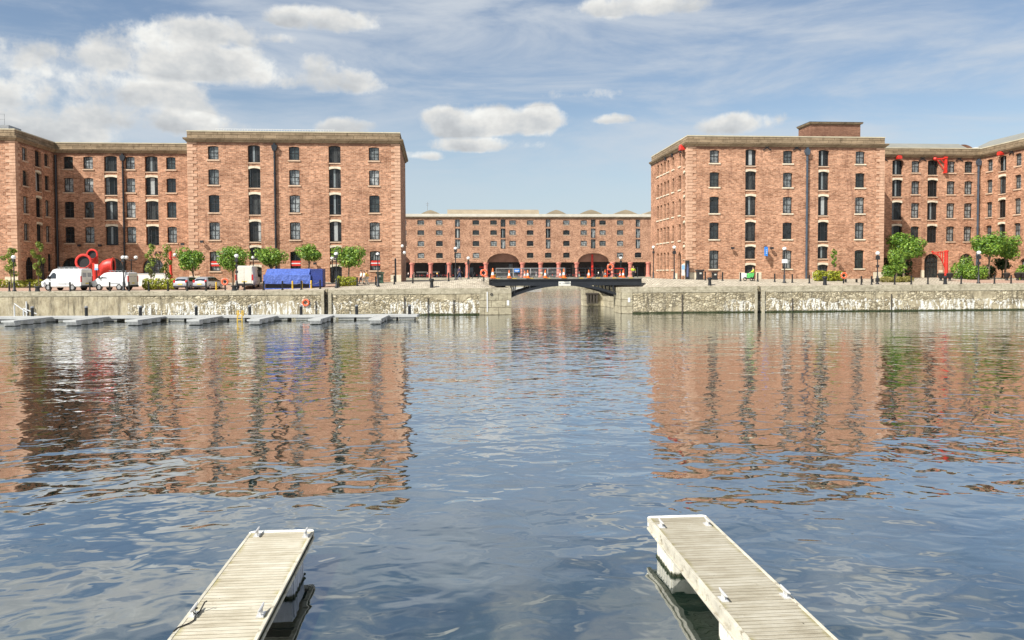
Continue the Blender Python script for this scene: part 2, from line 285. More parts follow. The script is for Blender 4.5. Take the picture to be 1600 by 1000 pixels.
# ------------------------------------------------------------------ mesh helpers
def link(name, me, parent=None, loc=(0, 0, 0), rz=0.):
    o = bpy.data.objects.new(name, me); C.objects.link(o); o.location = loc
    if rz: o.rotation_euler.z = rz
    if parent is not None: o.parent = parent
    return o
class MB:
    def __init__(s): s.v = []; s.f = []; s.mi = []; s.k = 0
    def face(s, pts):
        i = len(s.v); s.v += [tuple(p) for p in pts]; s.f.append(tuple(range(i, i+len(pts)))); s.mi.append(s.k); return s
    def box(s, x0, x1, y0, y1, z0, z1):
        i = len(s.v); s.v += [(x, y, z) for z in (z0, z1) for y in (y0, y1) for x in (x0, x1)]
        for f in ((0,2,3,1), (4,5,7,6), (0,1,5,4), (2,6,7,3), (0,4,6,2), (1,3,7,5)): s.f.append(tuple(i+k for k in f)); s.mi.append(s.k)
        return s
    def prism(s, poly, axis, a, b):
        """poly of 2-D points extruded along axis ('x','y','z') from a to b"""
        mk = {'x': lambda p, t: (t, p[0], p[1]), 'y': lambda p, t: (p[0], t, p[1]), 'z': lambda p, t: (p[0], p[1], t)}[axis]
        i = len(s.v); n = len(poly); s.v += [mk(p, a) for p in poly] + [mk(p, b) for p in poly]
        s.f += [tuple(range(i, i+n)), tuple(range(i+2*n-1, i+n-1, -1))] + [(i+k, i+(k+1) % n, i+n+(k+1) % n, i+n+k) for k in range(n)]
        s.mi += [s.k]*(n+2); return s
    def sweep(s, pts, radii, n=8, cap=True):
        pts = [Vector(p) for p in pts]
        if not hasattr(radii, '__len__'): radii = [radii]*len(pts)
        i = len(s.v); up = None
        for k, p in enumerate(pts):
            t = (pts[min(k+1, len(pts)-1)] - pts[max(k-1, 0)]).normalized()
            if up is None: up = t.orthogonal().normalized()
            else:
                up = up - t*up.dot(t)
                up = up.normalized() if up.length > 1e-6 else t.orthogonal().normalized()
            w = t.cross(up)
            for j in range(n):
                a = 2*pi*j/n; s.v.append(tuple(p + (up*cos(a) + w*sin(a))*radii[k]))
        for k in range(len(pts)-1):
            for j in range(n): s.f.append((i+k*n+j, i+k*n+(j+1) % n, i+(k+1)*n+(j+1) % n, i+(k+1)*n+j)); s.mi.append(s.k)
        if cap:
            s.f += [tuple(i+j for j in range(n-1, -1, -1)), tuple(i+(len(pts)-1)*n+j for j in range(n))]; s.mi += [s.k]*2
        return s
    def bar(s, a, b, w, h=None):
        a, b = Vector(a), Vector(b); t = (b-a).normalized(); h = h or w
        u = t.cross(Vector((0, 0, 1))); u = u.normalized() if u.length > 1e-4 else Vector((1, 0, 0)); q = u.cross(t)
        i = len(s.v)
        for p in (a, b):
            for c, d in ((-1,-1), (1,-1), (1,1), (-1,1)): s.v.append(tuple(p + u*c*w/2 + q*d*h/2))
        for f in ((0,1,2,3), (7,6,5,4), (0,4,5,1), (1,5,6,2), (2,6,7,3), (3,7,4,0)): s.f.append(tuple(i+k for k in f)); s.mi.append(s.k)
        return s
    def lathe(s, prof, x=0, y=0, z=0, n=12):
        i = len(s.v)
        for r, h in prof:
            for j in range(n): a = 2*pi*j/n; s.v.append((x+r*cos(a), y+r*sin(a), z+h))
        for k in range(len(prof)-1):
            for j in range(n): s.f.append((i+k*n+j, i+k*n+(j+1) % n, i+(k+1)*n+(j+1) % n, i+(k+1)*n+j)); s.mi.append(s.k)
        s.f += [tuple(i+j for j in range(n-1, -1, -1)), tuple(i+(len(prof)-1)*n+j for j in range(n))]; s.mi += [s.k]*2; return s
    def ball(s, x, y, z, r, n=10, sz=1.):
        return s.lathe([(max(.001, r*sin(pi*k/6)), -r*sz*cos(pi*k/6)) for k in range(7)], x, y, z, n)
    def torus(s, c, R, r, axis='y', n=20, m=8, arc=2*pi):
        i = len(s.v); c = Vector(c)
        for k in range(n):
            a = 2*pi*k/n
            for j in range(m):
                b = 2*pi*j/m; q = R+r*cos(b); w = r*sin(b)
                p = {'y': (q*cos(a), w, q*sin(a)), 'x': (w, q*cos(a), q*sin(a)), 'z': (q*cos(a), q*sin(a), w)}[axis]
                s.v.append(tuple(c+Vector(p)))
        for k in range(n):
            for j in range(m): s.f.append((i+k*m+j, i+k*m+(j+1) % m, i+((k+1) % n)*m+(j+1) % m, i+((k+1) % n)*m+j)); s.mi.append(s.k)
        return s
    def ringpath(s, path, prof, z0=0., close=True):
        """profile [(out, z)...] carried along an open polyline; 'out' is to the right of travel"""
        P = [Vector((p[0], p[1])) for p in path]; n = len(P); rows = []
        for k in range(n):
            d0 = (P[k]-P[k-1]).normalized() if k else None; d1 = (P[k+1]-P[k]).normalized() if k < n-1 else None
            n0 = Vector((d0.y, -d0.x)) if d0 else None; n1 = Vector((d1.y, -d1.x)) if d1 else None
            if n0 is None: nn = n1
            elif n1 is None: nn = n0
            else: nn = (n0+n1).normalized(); nn = nn/max(.2, nn.dot(n0))
            rows.append([(P[k].x+nn.x*o, P[k].y+nn.y*o, z0+z) for o, z in prof])
        i = len(s.v); m = len(prof)
        for r in rows: s.v += r
        for k in range(n-1):
            for j in range(m-1 if not close else m):
                s.f.append((i+k*m+j, i+(k+1)*m+j, i+(k+1)*m+(j+1) % m, i+k*m+(j+1) % m)); s.mi.append(s.k)
        if close: s.f += [tuple(i+j for j in range(m)), tuple(i+(n-1)*m+j for j in range(m-1, -1, -1))]; s.mi += [s.k]*2
        return s
    def mesh(s, name, mats, origin=(0, 0, 0), smooth=False, recalc=True, bevel=0.):
        me = bpy.data.meshes.new(name); o = origin
        me.from_pydata([(x-o[0], y-o[1], z-o[2]) for x, y, z in s.v], [], s.f)
        for m in (mats if isinstance(mats, (list, tuple)) else [mats]): me.materials.append(m)
        me.polygons.foreach_set('material_index', s.mi)
        if recalc:
            bm = bmesh.new(); bm.from_mesh(me); bmesh.ops.recalc_face_normals(bm, faces=bm.faces)
            if bevel: bmesh.ops.bevel(bm, geom=[e for e in bm.edges if e.calc_face_angle(0) > .6], offset=bevel, segments=2, affect='EDGES', profile=.6)
            bm.to_mesh(me); bm.free()
        if smooth:
            me.polygons.foreach_set('use_smooth', [True]*len(me.polygons))
            try: me.set_sharp_from_angle(angle=radians(40))
            except Exception: pass
        me.update(); return me
    def build(s, name, mats, parent=None, world=False, smooth=False, loc=(0, 0, 0), recalc=True, bevel=0., rz=0.):
        """world=True: the shape was written in world coordinates and the parent stands unrotated"""
        o = parent.location if (world and parent is not None) else (0, 0, 0)
        return link(name, s.mesh(name, mats, o, smooth, recalc, bevel), parent, loc, rz)
def tag(o, label=None, cat=None, group=None, kind=None):
    if label: o['label'] = label
    if cat: o['category'] = cat
    if group: o['group'] = group
    if kind: o['kind'] = kind
    return o
def thing(name, label, cat, loc=(0, 0, 0), rz=0., group=None):
    o = bpy.data.objects.new(name, None); C.objects.link(o); o.location = loc; o.rotation_euler.z = rz; o.empty_display_size = .3
    return tag(o, label, cat, group)
KIDS = {}
def dup(root, loc, rz=0., label=None, scale=None):
    def cp(o, par):
        c = o.copy(); C.objects.link(c)
        if par is not None: c.parent = par
        for ch in [q for q in o.children]: cp(ch, c)
        return c
    r = cp(root, None); r.location = loc; r.rotation_euler.z = rz
    if scale: r.scale = scale
    if label: r['label'] = label
    return r

# ------------------------------------------------------------------ ground height on the near quays
def interp(x, P):
    if x <= P[0][0]: return P[0][1]
    for (a, b), (c, d) in zip(P, P[1:]):
        if x <= c: return b+(d-b)*(x-a)/(c-a)
    return P[-1][1]
def edge_z(X): return interp(X, [(-50, 2.84), (-42, 2.78), (-33, 2.74), (-14, 2.76), (-4, 2.88), (6.9, 2.9), (19.1, 2.88), (28, 2.94), (50, 2.96), (66, 3.02)])
def gz(X, Y):
    e = edge_z(X); p = interp(X, [(-20, 2.80), (-15, 2.95), (-12, 3.08), (-6, 3.32), (0, 3.62), (5, 3.95), (6.9, 3.97), (19.1, 3.97), (22, 3.95), (28, 3.66), (33, 3.5), (38, 3.36), (42, 3.25), (48, 3.08)])
    b = 3.47 if X < 13 else 3.6
    t = min(1, max(0, (Y-87.5)/3.2)) if not 4.7 < X < 22.4 else min(1, max(0, (Y-96.)/1.)); u = min(1, max(0, (Y-93.5)/8.))
    q = p+(max(b, p) - p)*u if Y < 101.5 else max(b, p)+(b-max(b, p))*min(1, (Y-101.5)/12.)
    return e+(q-e)*t
YW = 86.8            # face of the dock walls

# ------------------------------------------------------------------ facades with real openings
def facade(mb, T, s0, s1, z0, z1, ops, depth=.24):
    """ops: (sa, sb, za, zb, rise): an opening, its head an arc of that rise; T(s, z, d) -> point, d = metres behind the face"""
    S = sorted({round(q, 4) for q in [s0, s1]+[o[0] for o in ops]+[o[1] for o in ops] if s0 <= q <= s1})
    Z = sorted({round(q, 4) for q in [z0, z1]+[o[2] for o in ops]+[o[3] for o in ops] if z0 <= q <= z1})
    for a, b in zip(S, S[1:]):
        run = None
        for c, d in zip(Z, Z[1:]):
            hit = any(o[0]-1e-3 < (a+b)/2 < o[1]+1e-3 and o[2]-1e-3 < (c+d)/2 < o[3]+1e-3 for o in ops)
            if hit:
                if run: mb.face([T(a, run[0], 0), T(b, run[0], 0), T(b, run[1], 0), T(a, run[1], 0)]); run = None
            else: run = [run[0], d] if run else [c, d]
        if run: mb.face([T(a, run[0], 0), T(b, run[0], 0), T(b, run[1], 0), T(a, run[1], 0)])
    for sa, sb, za, zb, rise in ops:
        n = 10 if rise > .4 else 5; sm = (sa+sb)/2; hw = (sb-sa)/2
        arc = [(sm-hw*cos(pi*k/n), zb-rise+rise*sin(pi*k/n)) for k in range(n+1)] if rise > .4 else \
              [(sa+(sb-sa)*k/n, zb-rise*(2.*k/n-1)**2) for k in range(n+1)]
        if rise > 0:
            for (xa, ya), (xb, yb) in zip(arc, arc[1:]):
                if min(ya, yb) < zb-1e-4 or True: mb.face([T(xa, ya, 0), T(xb, yb, 0), T(xb, zb, 0), T(xa, zb, 0)])
                mb.face([T(xa, ya, 0), T(xb, yb, 0), T(xb, yb, depth), T(xa, ya, depth)])
                mb.face([T(xa, ya, depth), T(xb, yb, depth), T(xb, zb, depth), T(xa, zb, depth)])
        else: mb.face([T(sa, zb, 0), T(sb, zb, 0), T(sb, zb, depth), T(sa, zb, depth)])
        zr = zb-rise
        mb.face([T(sa, za, 0), T(sa, zr, 0), T(sa, zr, depth), T(sa, za, depth)])
        mb.face([T(sb, za, 0), T(sb, zr, 0), T(sb, zr, depth), T(sb, za, depth)])
        mb.face([T(sa, za, 0), T(sb, za, 0), T(sb, za, depth), T(sa, za, depth)])
TMPL = {}
def tm(key, fn):
    if key not in TMPL: TMPL[key] = fn()
    return TMPL[key]
def frame_mesh(w, h, sty):
    m = MB(); t = .095; y0, y1 = .0, .07
    m.box(-w/2, -w/2+t, y0, y1, 0, h).box(w/2-t, w/2, y0, y1, 0, h).box(-w/2+t, w/2-t, y0, y1, 0, t).box(-w/2+t, w/2-t, y0, y1, h-t, h)
    if sty == 'sash':
        m.box(-.04, .04, y0, y1-.01, t, h-t); zt = h*.52; m.box(-w/2+t, -.03, y0+.003, y1-.01, zt-.035, zt+.035).box(.03, w/2-t, y0+.003, y1-.01, zt-.035, zt+.035)
        m.box(-w/2+t, -.03, .02, .05, zt*.5-.015, zt*.5+.015).box(.03, w/2-t, .02, .05, zt*.5-.015, zt*.5+.015)
    elif sty == 'door':
        for x in (-w*.17, w*.2): m.box(x-.045, x+.045, y0, y1-.01, t, h-t)
        m.box(-w/2+t, -w*.17-.045, y0+.003, y1-.01, h*.5-.04, h*.5+.04).box(w*.2+.045, w/2-t, y0+.003, y1-.01, h*.5-.04, h*.5+.04)
        m.box(-w/2+t, -w*.17-.045, y0+.003, y1-.01, h*.12-.02, h*.12+.02).box(w*.2+.045, w/2-t, y0+.003, y1-.01, h*.12-.02, h*.12+.02)
    elif sty == 'far':
        m.box(-.04, .04, y0, y1-.01, t, h-t).box(-w/2+t, -.04, y0+.003, y1-.01, h*.5-.03, h*.5+.03).box(.04, w/2-t, y0+.003, y1-.01, h*.5-.03, h*.5+.03)
    else:                                                      # arch: glazed screen with two leaves and bars
        for x in (-w*.25, 0, w*.25): m.box(x-.04, x+.04, y0, y1-.01, t, h-t)
        for z in (h*.5, h*.68): m.box(-w/2+t, w/2-t, y0-.01, y0+.03, z-.04, z+.04)
    return m.mesh('window_frame', FRAME)
def pane_mesh(w, h, g, strip=0):
    m = MB(); m.box(-w/2+.04, w/2-.04, .045, .055, .04, h-.04)
    mm = [g]
    if strip:
        m.k = 1; a, b, c = {1: (-w*.17+.03, w*.2-.03, h-.08), 2: (-w*.5+.1, -w*.17-.05, h-.08), 3: (-w*.17+.03, w*.02, h-.1), 4: (w*.2+.05, w*.5-.1, h-.1), 5: (-w*.5+.1, -w*.34, h-.08)}[strip]; m.box(a, b, .02, .04, .08, c); mm = [g, mat('pale_door_leaf_%d' % (strip % 3), ((.20, .23, .235), (.36, .38, .37), (.10, .12, .125))[strip % 3], .35, 0, .3, 3.)]
    return m.mesh('pane', mm)
def place(parent, me, name, X, Y, z, rz): 
    L = parent.location; return link(name, me, parent, (X-L.x, Y-L.y, z-L.z), rz)
def sub(parent, me, name): return link(name, me, parent)
def inw(rz, d):  # vector d metres into the wall for a facade whose window has rotation rz
    return -sin(rz)*d, cos(rz)*d
RW_ = random.Random(21)
def window(root, X, Y, z0, z1, w, rz=0., glass=None, sty='sash', sill=True, d=.24, name='window', strip=False, sillm=None):
    h = z1-z0; glass = glass or GLASS; dx, dy = inw(rz, d)
    if strip: strip = RW_.choice((1, 2, 3, 3, 4, 5, 5, 0))
    o = place(root, tm(('f', round(w, 2), round(h, 2), sty), lambda: frame_mesh(w, h, sty)), name, X+dx, Y+dy, z0, rz)
    p = sub(o, tm(('p', round(w, 2), round(h, 2), glass.name, strip), lambda: pane_mesh(w, h, glass, strip)), 'pane')
    p.rotation_euler = (random.uniform(-.012, .012), 0, random.uniform(-.012, .012))
    if sill:
        sm = sillm or SILL
        def mk():
            m = MB(); m.box(-w/2-.14, w/2+.14, -.11-d, -.002, -.17, -.005); return m.mesh('sill', sm)
        sub(o, tm(('s', round(w, 2), d, sm.name), mk), 'sill')
    return o
WROWS = [(18.9, 20.6), (15.75, 17.7), (12.3, 14.5), (8.88, 11.1), (4.95, 7.42)]
LROWS = [(18.6, 20.72), (15.42, 17.88), (12.05, 14.62), (8.64, 11.2), (6.3, 7.95), (3.62, 5.5)]
def slot(root, T, s, rz, w=1.5, rows=LROWS, glass=None, zbot=None, crane=None):
    """the fittings of one full-height loading slot: doors, brick spandrels, arched cream lintels, thresholds"""
    L = root.location
    def pt(q, z, d): p = T(q, z, d); return p
    for i, (z0, z1) in enumerate(rows):
        X, Y, _ = T(s, z0, 0)
        window(root, X, Y, z0, z1, w-.04, rz, GLASSD, 'door', False, .34, 'loading_door', True)
        if i < len(rows)-1:
            zt, zb = z0-.02, rows[i+1][1]
            m = MB(); a = T(s-w/2+.004, 0, .13); b = T(s+w/2-.004, 0, .40)
            m.box(min(a[0], b[0]), max(a[0], b[0]), min(a[1], b[1]), max(a[1], b[1]), zb+.1, zt-.12)
            sp = m.build('spandrel', BRICK, root, True)
            l = MB(); n = 6; lo, hi = [], []
            for k in range(n+1):
                q = s-w/2+.006+(w-.012)*k/n; e = (2.*k/n-1)**2
                lo.append((q, zb-.16*e)); hi.append((q, zb+.25-.06*e))
            for k in range(n):
                A = [lo[k], lo[k+1], hi[k+1], hi[k]]
                l.face([T(q, z, .04) for q, z in A]); l.face([T(q, z, .38) for q, z in A])
                l.face([T(*lo[k], .04), T(*lo[k+1], .04), T(*lo[k+1], .38), T(*lo[k], .38)]); l.face([T(*hi[k], .04), T(*hi[k+1], .04), T(*hi[k+1], .38), T(*hi[k], .38)])
            lo_ = l.mesh('lintel', CREAM, L); link('lintel', lo_, sp)
            t = MB(); a = T(s-w/2+.008, 0, .02); b = T(s+w/2-.008, 0, .36)
            t.box(min(a[0], b[0]), max(a[0], b[0]), min(a[1], b[1]), max(a[1], b[1]), zt-.13, zt-.005); link('threshold', t.mesh('threshold', SILL, L), sp)
def quoins(root, x, y, dxs, dys, z0=3.4, z1=21.05):
    """toothed corner stones: dxs = sign of X direction along the front, dys = along the return"""
    m = MB(); z = z0; k = 0; h = .405
    while z < z1-.05:
        zt = min(z+h, z1); a, b = (1.12, .62) if k % 2 else (.66, 1.05)
        p = .05
        X0, X1 = sorted((x-dxs*p, x+dxs*a)); Y0, Y1 = sorted((y-dys*p, y+dys*b)) if dys else (y-p, y+.3)
        m.box(X0, X1, min(y-p, y+.1), y+.02, z+.0, zt-.05)
        if dys: X2, X3 = sorted((x-dxs*(p), x+dxs*.02)); m.box(X2, X3, y+.0205, y+b, z, zt-.022)
        z = zt; k += 1
    return m.build('quoin', QUOIN, root, True)
def pipe(root, x, y, z0, z1, m=PIPEK, r=.13):
    p = MB(); p.sweep([(x, y-.2, z0), (x, y-.2, z1-.75)], r, 8)
    for z in [z0+1.2+k*2.05 for k in range(int((z1-z0)/2.05))]: p.sweep([(x, y-.2, z), (x, y-.2, z+.16)], r+.05, 8)
    p.prism([(x-.2, z1-.75), (x+.2, z1-.75), (x+.34, z1-.35), (x+.34, z1-.05), (x+.12, z1), (x+.12, z1+.22), (x-.12, z1+.22), (x-.12, z1), (x-.34, z1-.05), (x-.34, z1-.35)], 'y', y-.42, y-.02)
    o = p.build('downpipe', m, root, True); return o
def cornice(root, path, far=False):
    m = MB(); m.ringpath(path, [(.0, 21.05), (.14, 21.08), (.20, 21.22), (.40, 21.34), (.46, 21.50), (.40, 21.58), (.0, 21.62)])
    c = m.build('cornice', CORN, root, True)
    m = MB(); m.ringpath(path, [(.03, 21.62), (.03, 22.36), (-.5, 22.36), (-.5, 21.62)])
    p = m.build('parapet', CORN, root, True)
    m = MB(); m.ringpath(path, [(.08, 22.362), (.08, 22.50), (-.55, 22.50), (-.55, 22.362)]); link('coping', m.mesh('coping', mat('pale_coping', (.48, .43, .31), .8, 0, .25, .9), root.location), p)
def front(Y): return lambda s, z, d: (s, Y+d, z)
def facing_px(X): return lambda s, z, d: (X-d, s, z)      # faces +X
def facing_nx(X): return lambda s, z, d: (X+d, s, z)      # faces -X
def slot_op(s, w=1.5, zb=3.4): return (s-w/2, s+w/2, zb, 20.75, .14)
def tie(root, x, y, z=20.95, r=.42):
    m = MB(); m.bar((x-r*1.3, y-.06, z+r*.75), (x+r*1.3, y-.06, z-r*.75), .11, .1).bar((x-r*1.3, y-.09, z-r*.75), (x+r*1.3, y-.09, z+r*.75), .11, .1).box(x-.1, x+.1, y-.17, y-.01, z-.1, z+.1)
    return m.build('tie_plate', IRON, root, True)

ZT = 21.06
WW = 1.3
# ================================================================== LEFT WAREHOUSE
LW = thing('brick_warehouse', 'red brick dock warehouse left of the bridge, white vans parked in its recess', 'warehouse', (-20, 103, 3.4), 0, 'red brick warehouses round the dock')
wall = MB()
Lc = [-29.17, -19.23, -9.26]; Ls = [-24.19, -14.2]
ops = [(x-WW/2, x+WW/2, a, b, .1) for x in Lc for a, b in WROWS] + [slot_op(x) for x in Ls]
facade(wall, front(103), -32.3, -6, 2.6, ZT, ops, .42)
Rc = [-51.16, -48.57, -43.08, -37.67, -33.05]; Rs = [-45.65, -40.28]; RW = 1.25
Rarch = [(-52.3, -49.8, 3.3, 6.85, 1.2), (-46.9, -44.3, 3.3, 6.85, 1.2), (-41.7, -38.9, 3.3, 6.85, 1.3)]
ops = [(x-RW/2, min(x+RW/2, -32.32), a, b, .1) for x in Rc for a, b in WROWS[:4]] + [(x-.85, x+.85, 8.55, 20.72, .14) for x in Rs] + Rarch
facade(wall, front(113), -52.9, -32.3, 2.6, ZT, ops, .42)
Sc = [105.3, 110.8]; Ss = 108.6
ops = [(y-.6, y+.6, a, b, .1) for y in Sc for a, b in WROWS[:4]] + [(Ss-.8, Ss+.8, 8.55, 20.72, .14), (104.9, 107.1, 3.3, 6.9, 1.1), (108.3, 110.1, 3.3, 6.9, .9), (110.5, 111.6, 5.0, 7.4, .1)]
facade(wall, facing_px(-52.9), 103, 113, 2.6, ZT, ops, .42)
ops = [(x-WW/2, x+WW/2, a, b, .1) for x in (-56.5, -66.4, -76.3) for a, b in WROWS] + [slot_op(x) for x in (-61.4, -71.4)]
facade(wall, front(103), -82, -52.9, 2.6, ZT, ops, .42)
# returns and back
for a, b in (((-32.3, 103), (-32.3, 113)), ((-6, 103), (-6.25, 121)), ((-6.25, 121), (-82, 121)), ((-82, 121), (-82, 103))):
    wall.face([(*a, 2.6), (*b, 2.6), (*b, ZT), (*a, ZT)])
wall.build('wall', BRICK, LW, True, recalc=False)
for i, x in enumerate(Lc):
    for a, b in WROWS: window(LW, x, 103, a, b, WW)
for x in Ls: slot(LW, front(103), x, 0)
for x in Rc[:4]:
    for a, b in WROWS[:4]: window(LW, x, 113, a, b, RW)
for a, b in WROWS[:4]: window(LW, -33.0, 113, a, b, 1.25)
LR4 = LROWS[:4]
for x in Rs: slot(LW, front(113), x, 0, 1.7, LR4)
for y in Sc:
    for a, b in WROWS[:4]: window(LW, -52.9, y, a, b, 1.2, pi/2)
window(LW, -52.9, 111.05, 5.0, 7.4, 1.1, pi/2)
slot(LW, facing_px(-52.9), Ss, pi/2, 1.6, LR4)
for x in (-56.5,):
    for a, b in WROWS: window(LW, x, 103, a, b, WW)
slot(LW, front(103), -61.4, 0)
for sa, sb, za, zb, r in Rarch: window(LW, (sa+sb)/2, 113, za, zb, sb-sa, 0, GLASS2, 'arch', False, .3, 'arched_door')
for sa, sb in ((104.9, 107.1), (108.3, 110.1)): window(LW, -52.9, (sa+sb)/2, 3.3, 6.9, sb-sa, pi/2, GLASS2, 'arch', False, .3, 'arched_door')
quoins(LW, -32.3, 103, 1, 0); quoins(LW, -6, 103, -1, 0); quoins(LW, -52.9, 103, -1, 1)
class Stones:
    def __init__(s, root): s.r = root
    def box(s, *a): MB().box(*a).build('base_stone', CREAM, s.r, True); return s
lb = Stones(LW)
for x0, x1 in ((-32.33, -31.0), (-7.3, -5.97), (-54.4, -52.87)): lb.box(x0, x1, 102.93, 102.97, 3.3, 4.35)
for sa, sb, *_ in Rarch: lb.box(sa-.55, sa-.02, 112.93, 113.02, 3.3, 4.4).box(sb+.02, sb+.55, 112.93, 113.02, 3.3, 4.4)
pipe(LW, -21.61, 103, 3.6, 20.75); pipe(LW, -43.96, 113, 3.5, 20.75); 
p = MB(); p.sweep([(-52.6, 112.55, 3.5), (-52.6, 112.55, 20.7)], .17, 8); p.build('downpipe', PIPEK, LW, True)
LPATH = [(-82, 121), (-82, 103), (-52.9, 103), (-52.9, 113), (-32.3, 113), (-32.3, 103), (-6, 103), (-6.25, 121), (-81.9, 121)]
cornice(LW, LPATH)
rf = MB()
for x0, x1, y0 in ((-81.9, -53.3, 103.4), (-53.3, -32.0, 113.4), (-32.0, -6.5, 103.4)):
    rf.prism([(y0, 21.7), (y0+5, 22.3), (120.6, 21.7)], 'x', x0, x1)
roof = rf.build('roof', ROOFG, LW, True)
rl = MB()
for k in range(46): rl.box(-29.4+k*.33, -29.37+k*.33, 105.0, 105.03, 22.2, 23.05)
rl.box(-29.4, -14.4, 104.99, 105.04, 23.05, 23.1).box(-29.4, -14.4, 104.99, 105.04, 22.7, 22.74); rl.box(-29.3, -14.5, 105.1, 106.2, 22.1, 22.72)
link('roof_railing', rl.mesh('roof_railing', ALU, LW.location), roof)
rl = MB(); rl.box(-58, -54.6, 105, 108, 22.1, 23.3)
for k in range(5): rl.box(-57.6+k*.6, -57.56+k*.6, 105.2, 105.24, 23.3, 24.7)
rl.box(-57.6, -55.16, 105.2, 105.24, 24.66, 24.7).box(-57.6, -55.16, 105.2, 105.24, 24.0, 24.04); link('plant_room', rl.mesh('plant_room', GREY, LW.location), roof)
# things fixed to the facade
for x in (-22.5, -11.7): pass
for px, py in ((31, 386), (297, 378), (620, 386)):
    pass
# red-and-white vinyl strips across three ground floor windows
for x in Lc:
    bn = MB(); bn.k = 0; bn.box(x-.6, x+.6, 103.135, 103.15, 5.55, 6.2); bn.k = 1; bn.box(x-.58, x+.58, 103.12, 103.13, 5.80, 5.93)
    bn.build('window_banner', [RED, WHITE], LW, True)
# dark lettering on the brick above the third arch of the recess (partly hidden by the young trees)
cu = bpy.data.curves.new('lettering', 'FONT'); cu.body = 'A  AT'; cu.size = .8; cu.extrude = .03; cu.align_x = 'CENTER'
tmpo = bpy.data.objects.new('tmp_text', cu); C.objects.link(tmpo)
dg = bpy.context.evaluated_depsgraph_get(); tme = bpy.data.meshes.new_from_object(tmpo.evaluated_get(dg)); bpy.data.objects.remove(tmpo)
tme.materials.clear(); tme.materials.append(IRON)
lt = link('lettering', tme, LW, (-40.1+20, 112.93-103, 7.15-3.4)); lt.rotation_euler.x = pi/2

# ================================================================== RIGHT WAREHOUSE
RWH = thing('brick_warehouse', 'red brick dock warehouse right of the bridge, a brick lift house on its roof', 'warehouse', (45, 103, 3.4), 0, 'red brick warehouses round the dock')
wall = MB()
Cc = [35.1, 45.07, 55.06]; Cs = [40.04, 50.02]
ops = [(x-WW/2, x+WW/2, a, b, .1) for x in Cc for a, b in WROWS] + [slot_op(x) for x in Cs]
facade(wall, front(103), 31.5, 58.4, 2.6, ZT, ops, .42)
Ec = [68.01, 73.42, 76.13]; Es = [65.26, 70.65]
Earch = [(69.5, 71.7, 3.4, 7.1, 1.1), (74.9, 77.0, 3.4, 7.1, 1.0), (61.2, 63.0, 3.4, 7.0, .9)]
ops = [(x-RW/2, x+RW/2, a, b, .1) for x in Ec for a, b in WROWS[:4]] + [(x-.8, x+.8, 8.7, 20.72, .14) for x in Es] + Earch
facade(wall, front(111.5), 58.4, 77.9, 2.6, ZT, ops, .42)
Gc = [109.46, 103.7, 100.2]; Gs = 106.85
ops = [(y-.6, y+.6, a, b, .1) for y in Gc for a, b in WROWS[:4]] + [(Gs-.8, Gs+.8, 8.7, 20.72, .14), (101.6, 103.0, 3.4, 6.2, .5)]
facade(wall, facing_nx(77.9), 97, 111.5, 2.6, ZT, ops, .42)
Hc = [106.6, 109.8, 112.32, 114.1, 115.95, 117.85]
ops = [(y-.5, y+.5, a, b, .1) for y in Hc for a, b in (WROWS if y > 107 else WROWS[:4])] + [(104.0, 105.2, 3.4, 20.72, .14), (105.9, 107.3, 3.4, 7.3, .7)]
facade(wall, facing_nx(31.5), 103, 122, 2.6, ZT, ops, .42)
for a, b in (((58.4, 103), (58.4, 111.5)), ((77.9, 97), (112, 97)), ((112, 97), (112, 122)), ((112, 122), (31.5, 122))):
    wall.face([(*a, 2.6), (*b, 2.6), (*b, ZT), (*a, ZT)])
wall.build('wall', BRICK, RWH, True, recalc=False)
for x in Cc:
    for a, b in WROWS: window(RWH, x, 103, a, b, WW, 0, GLASS2, sillm=CREAM)
for x in Cs: slot(RWH, front(103), x, 0, glass=GLASS2)
for x in Ec:
    for a, b in WROWS[:4]: window(RWH, x, 111.5, a, b, RW, 0, GLASS2)
for x in Es: slot(RWH, front(111.5), x, 0, 1.6, LR4, GLASS2)
for y in Gc:
    for a, b in WROWS[:4]: window(RWH, 77.9, y, a, b, 1.2, -pi/2, GLASS2)
slot(RWH, facing_nx(77.9), Gs, -pi/2, 1.6, LR4, GLASS2)
for y in Hc:
    for a, b in (WROWS if y > 107 else WROWS[:4]): window(RWH, 31.5, y, a, b, 1.0, -pi/2, GLASS2, sillm=CREAM)
slot(RWH, facing_nx(31.5), 104.6, -pi/2, 1.2, LROWS, GLASS2)
for sa, sb, za, zb, r in Earch: window(RWH, (sa+sb)/2, 111.5, za, zb, sb-sa, 0, GLASS2, 'arch', False, .3, 'arched_door')
window(RWH, 31.5, 106.6, 3.4, 7.3, 1.4, -pi/2, GLASS2, 'arch', False, .3, 'arched_door')
window(RWH, 77.9, 102.3, 3.4, 6.2, 1.4, -pi/2, GLASS2, 'arch', False, .3, 'arched_door')
quoins(RWH, 31.5, 103, 1, 1); quoins(RWH, 58.4, 103, -1, 0); quoins(RWH, 77.9, 97, 1, 1)
lb = Stones(RWH)
lb.box(31.44, 33.1, 102.93, 102.965, 3.3, 4.5).box(57.0, 58.44, 102.93, 102.965, 3.3, 4.45).box(31.43, 31.46, 102.97, 103.9, 3.3, 4.5).box(31.43, 31.46, 107.4, 109, 3.3, 4.4)
for x in Cs: lb.box(x-1.5, x-.77, 102.94, 103.02, 3.3, 4.5).box(x+.77, x+1.5, 102.94, 103.02, 3.3, 4.5)
for sa, sb, *_ in Earch: lb.box(sa-.6, sa-.02, 111.43, 111.52, 3.3, 4.7).box(sb+.02, sb+.6, 111.43, 111.52, 3.3, 4.7)
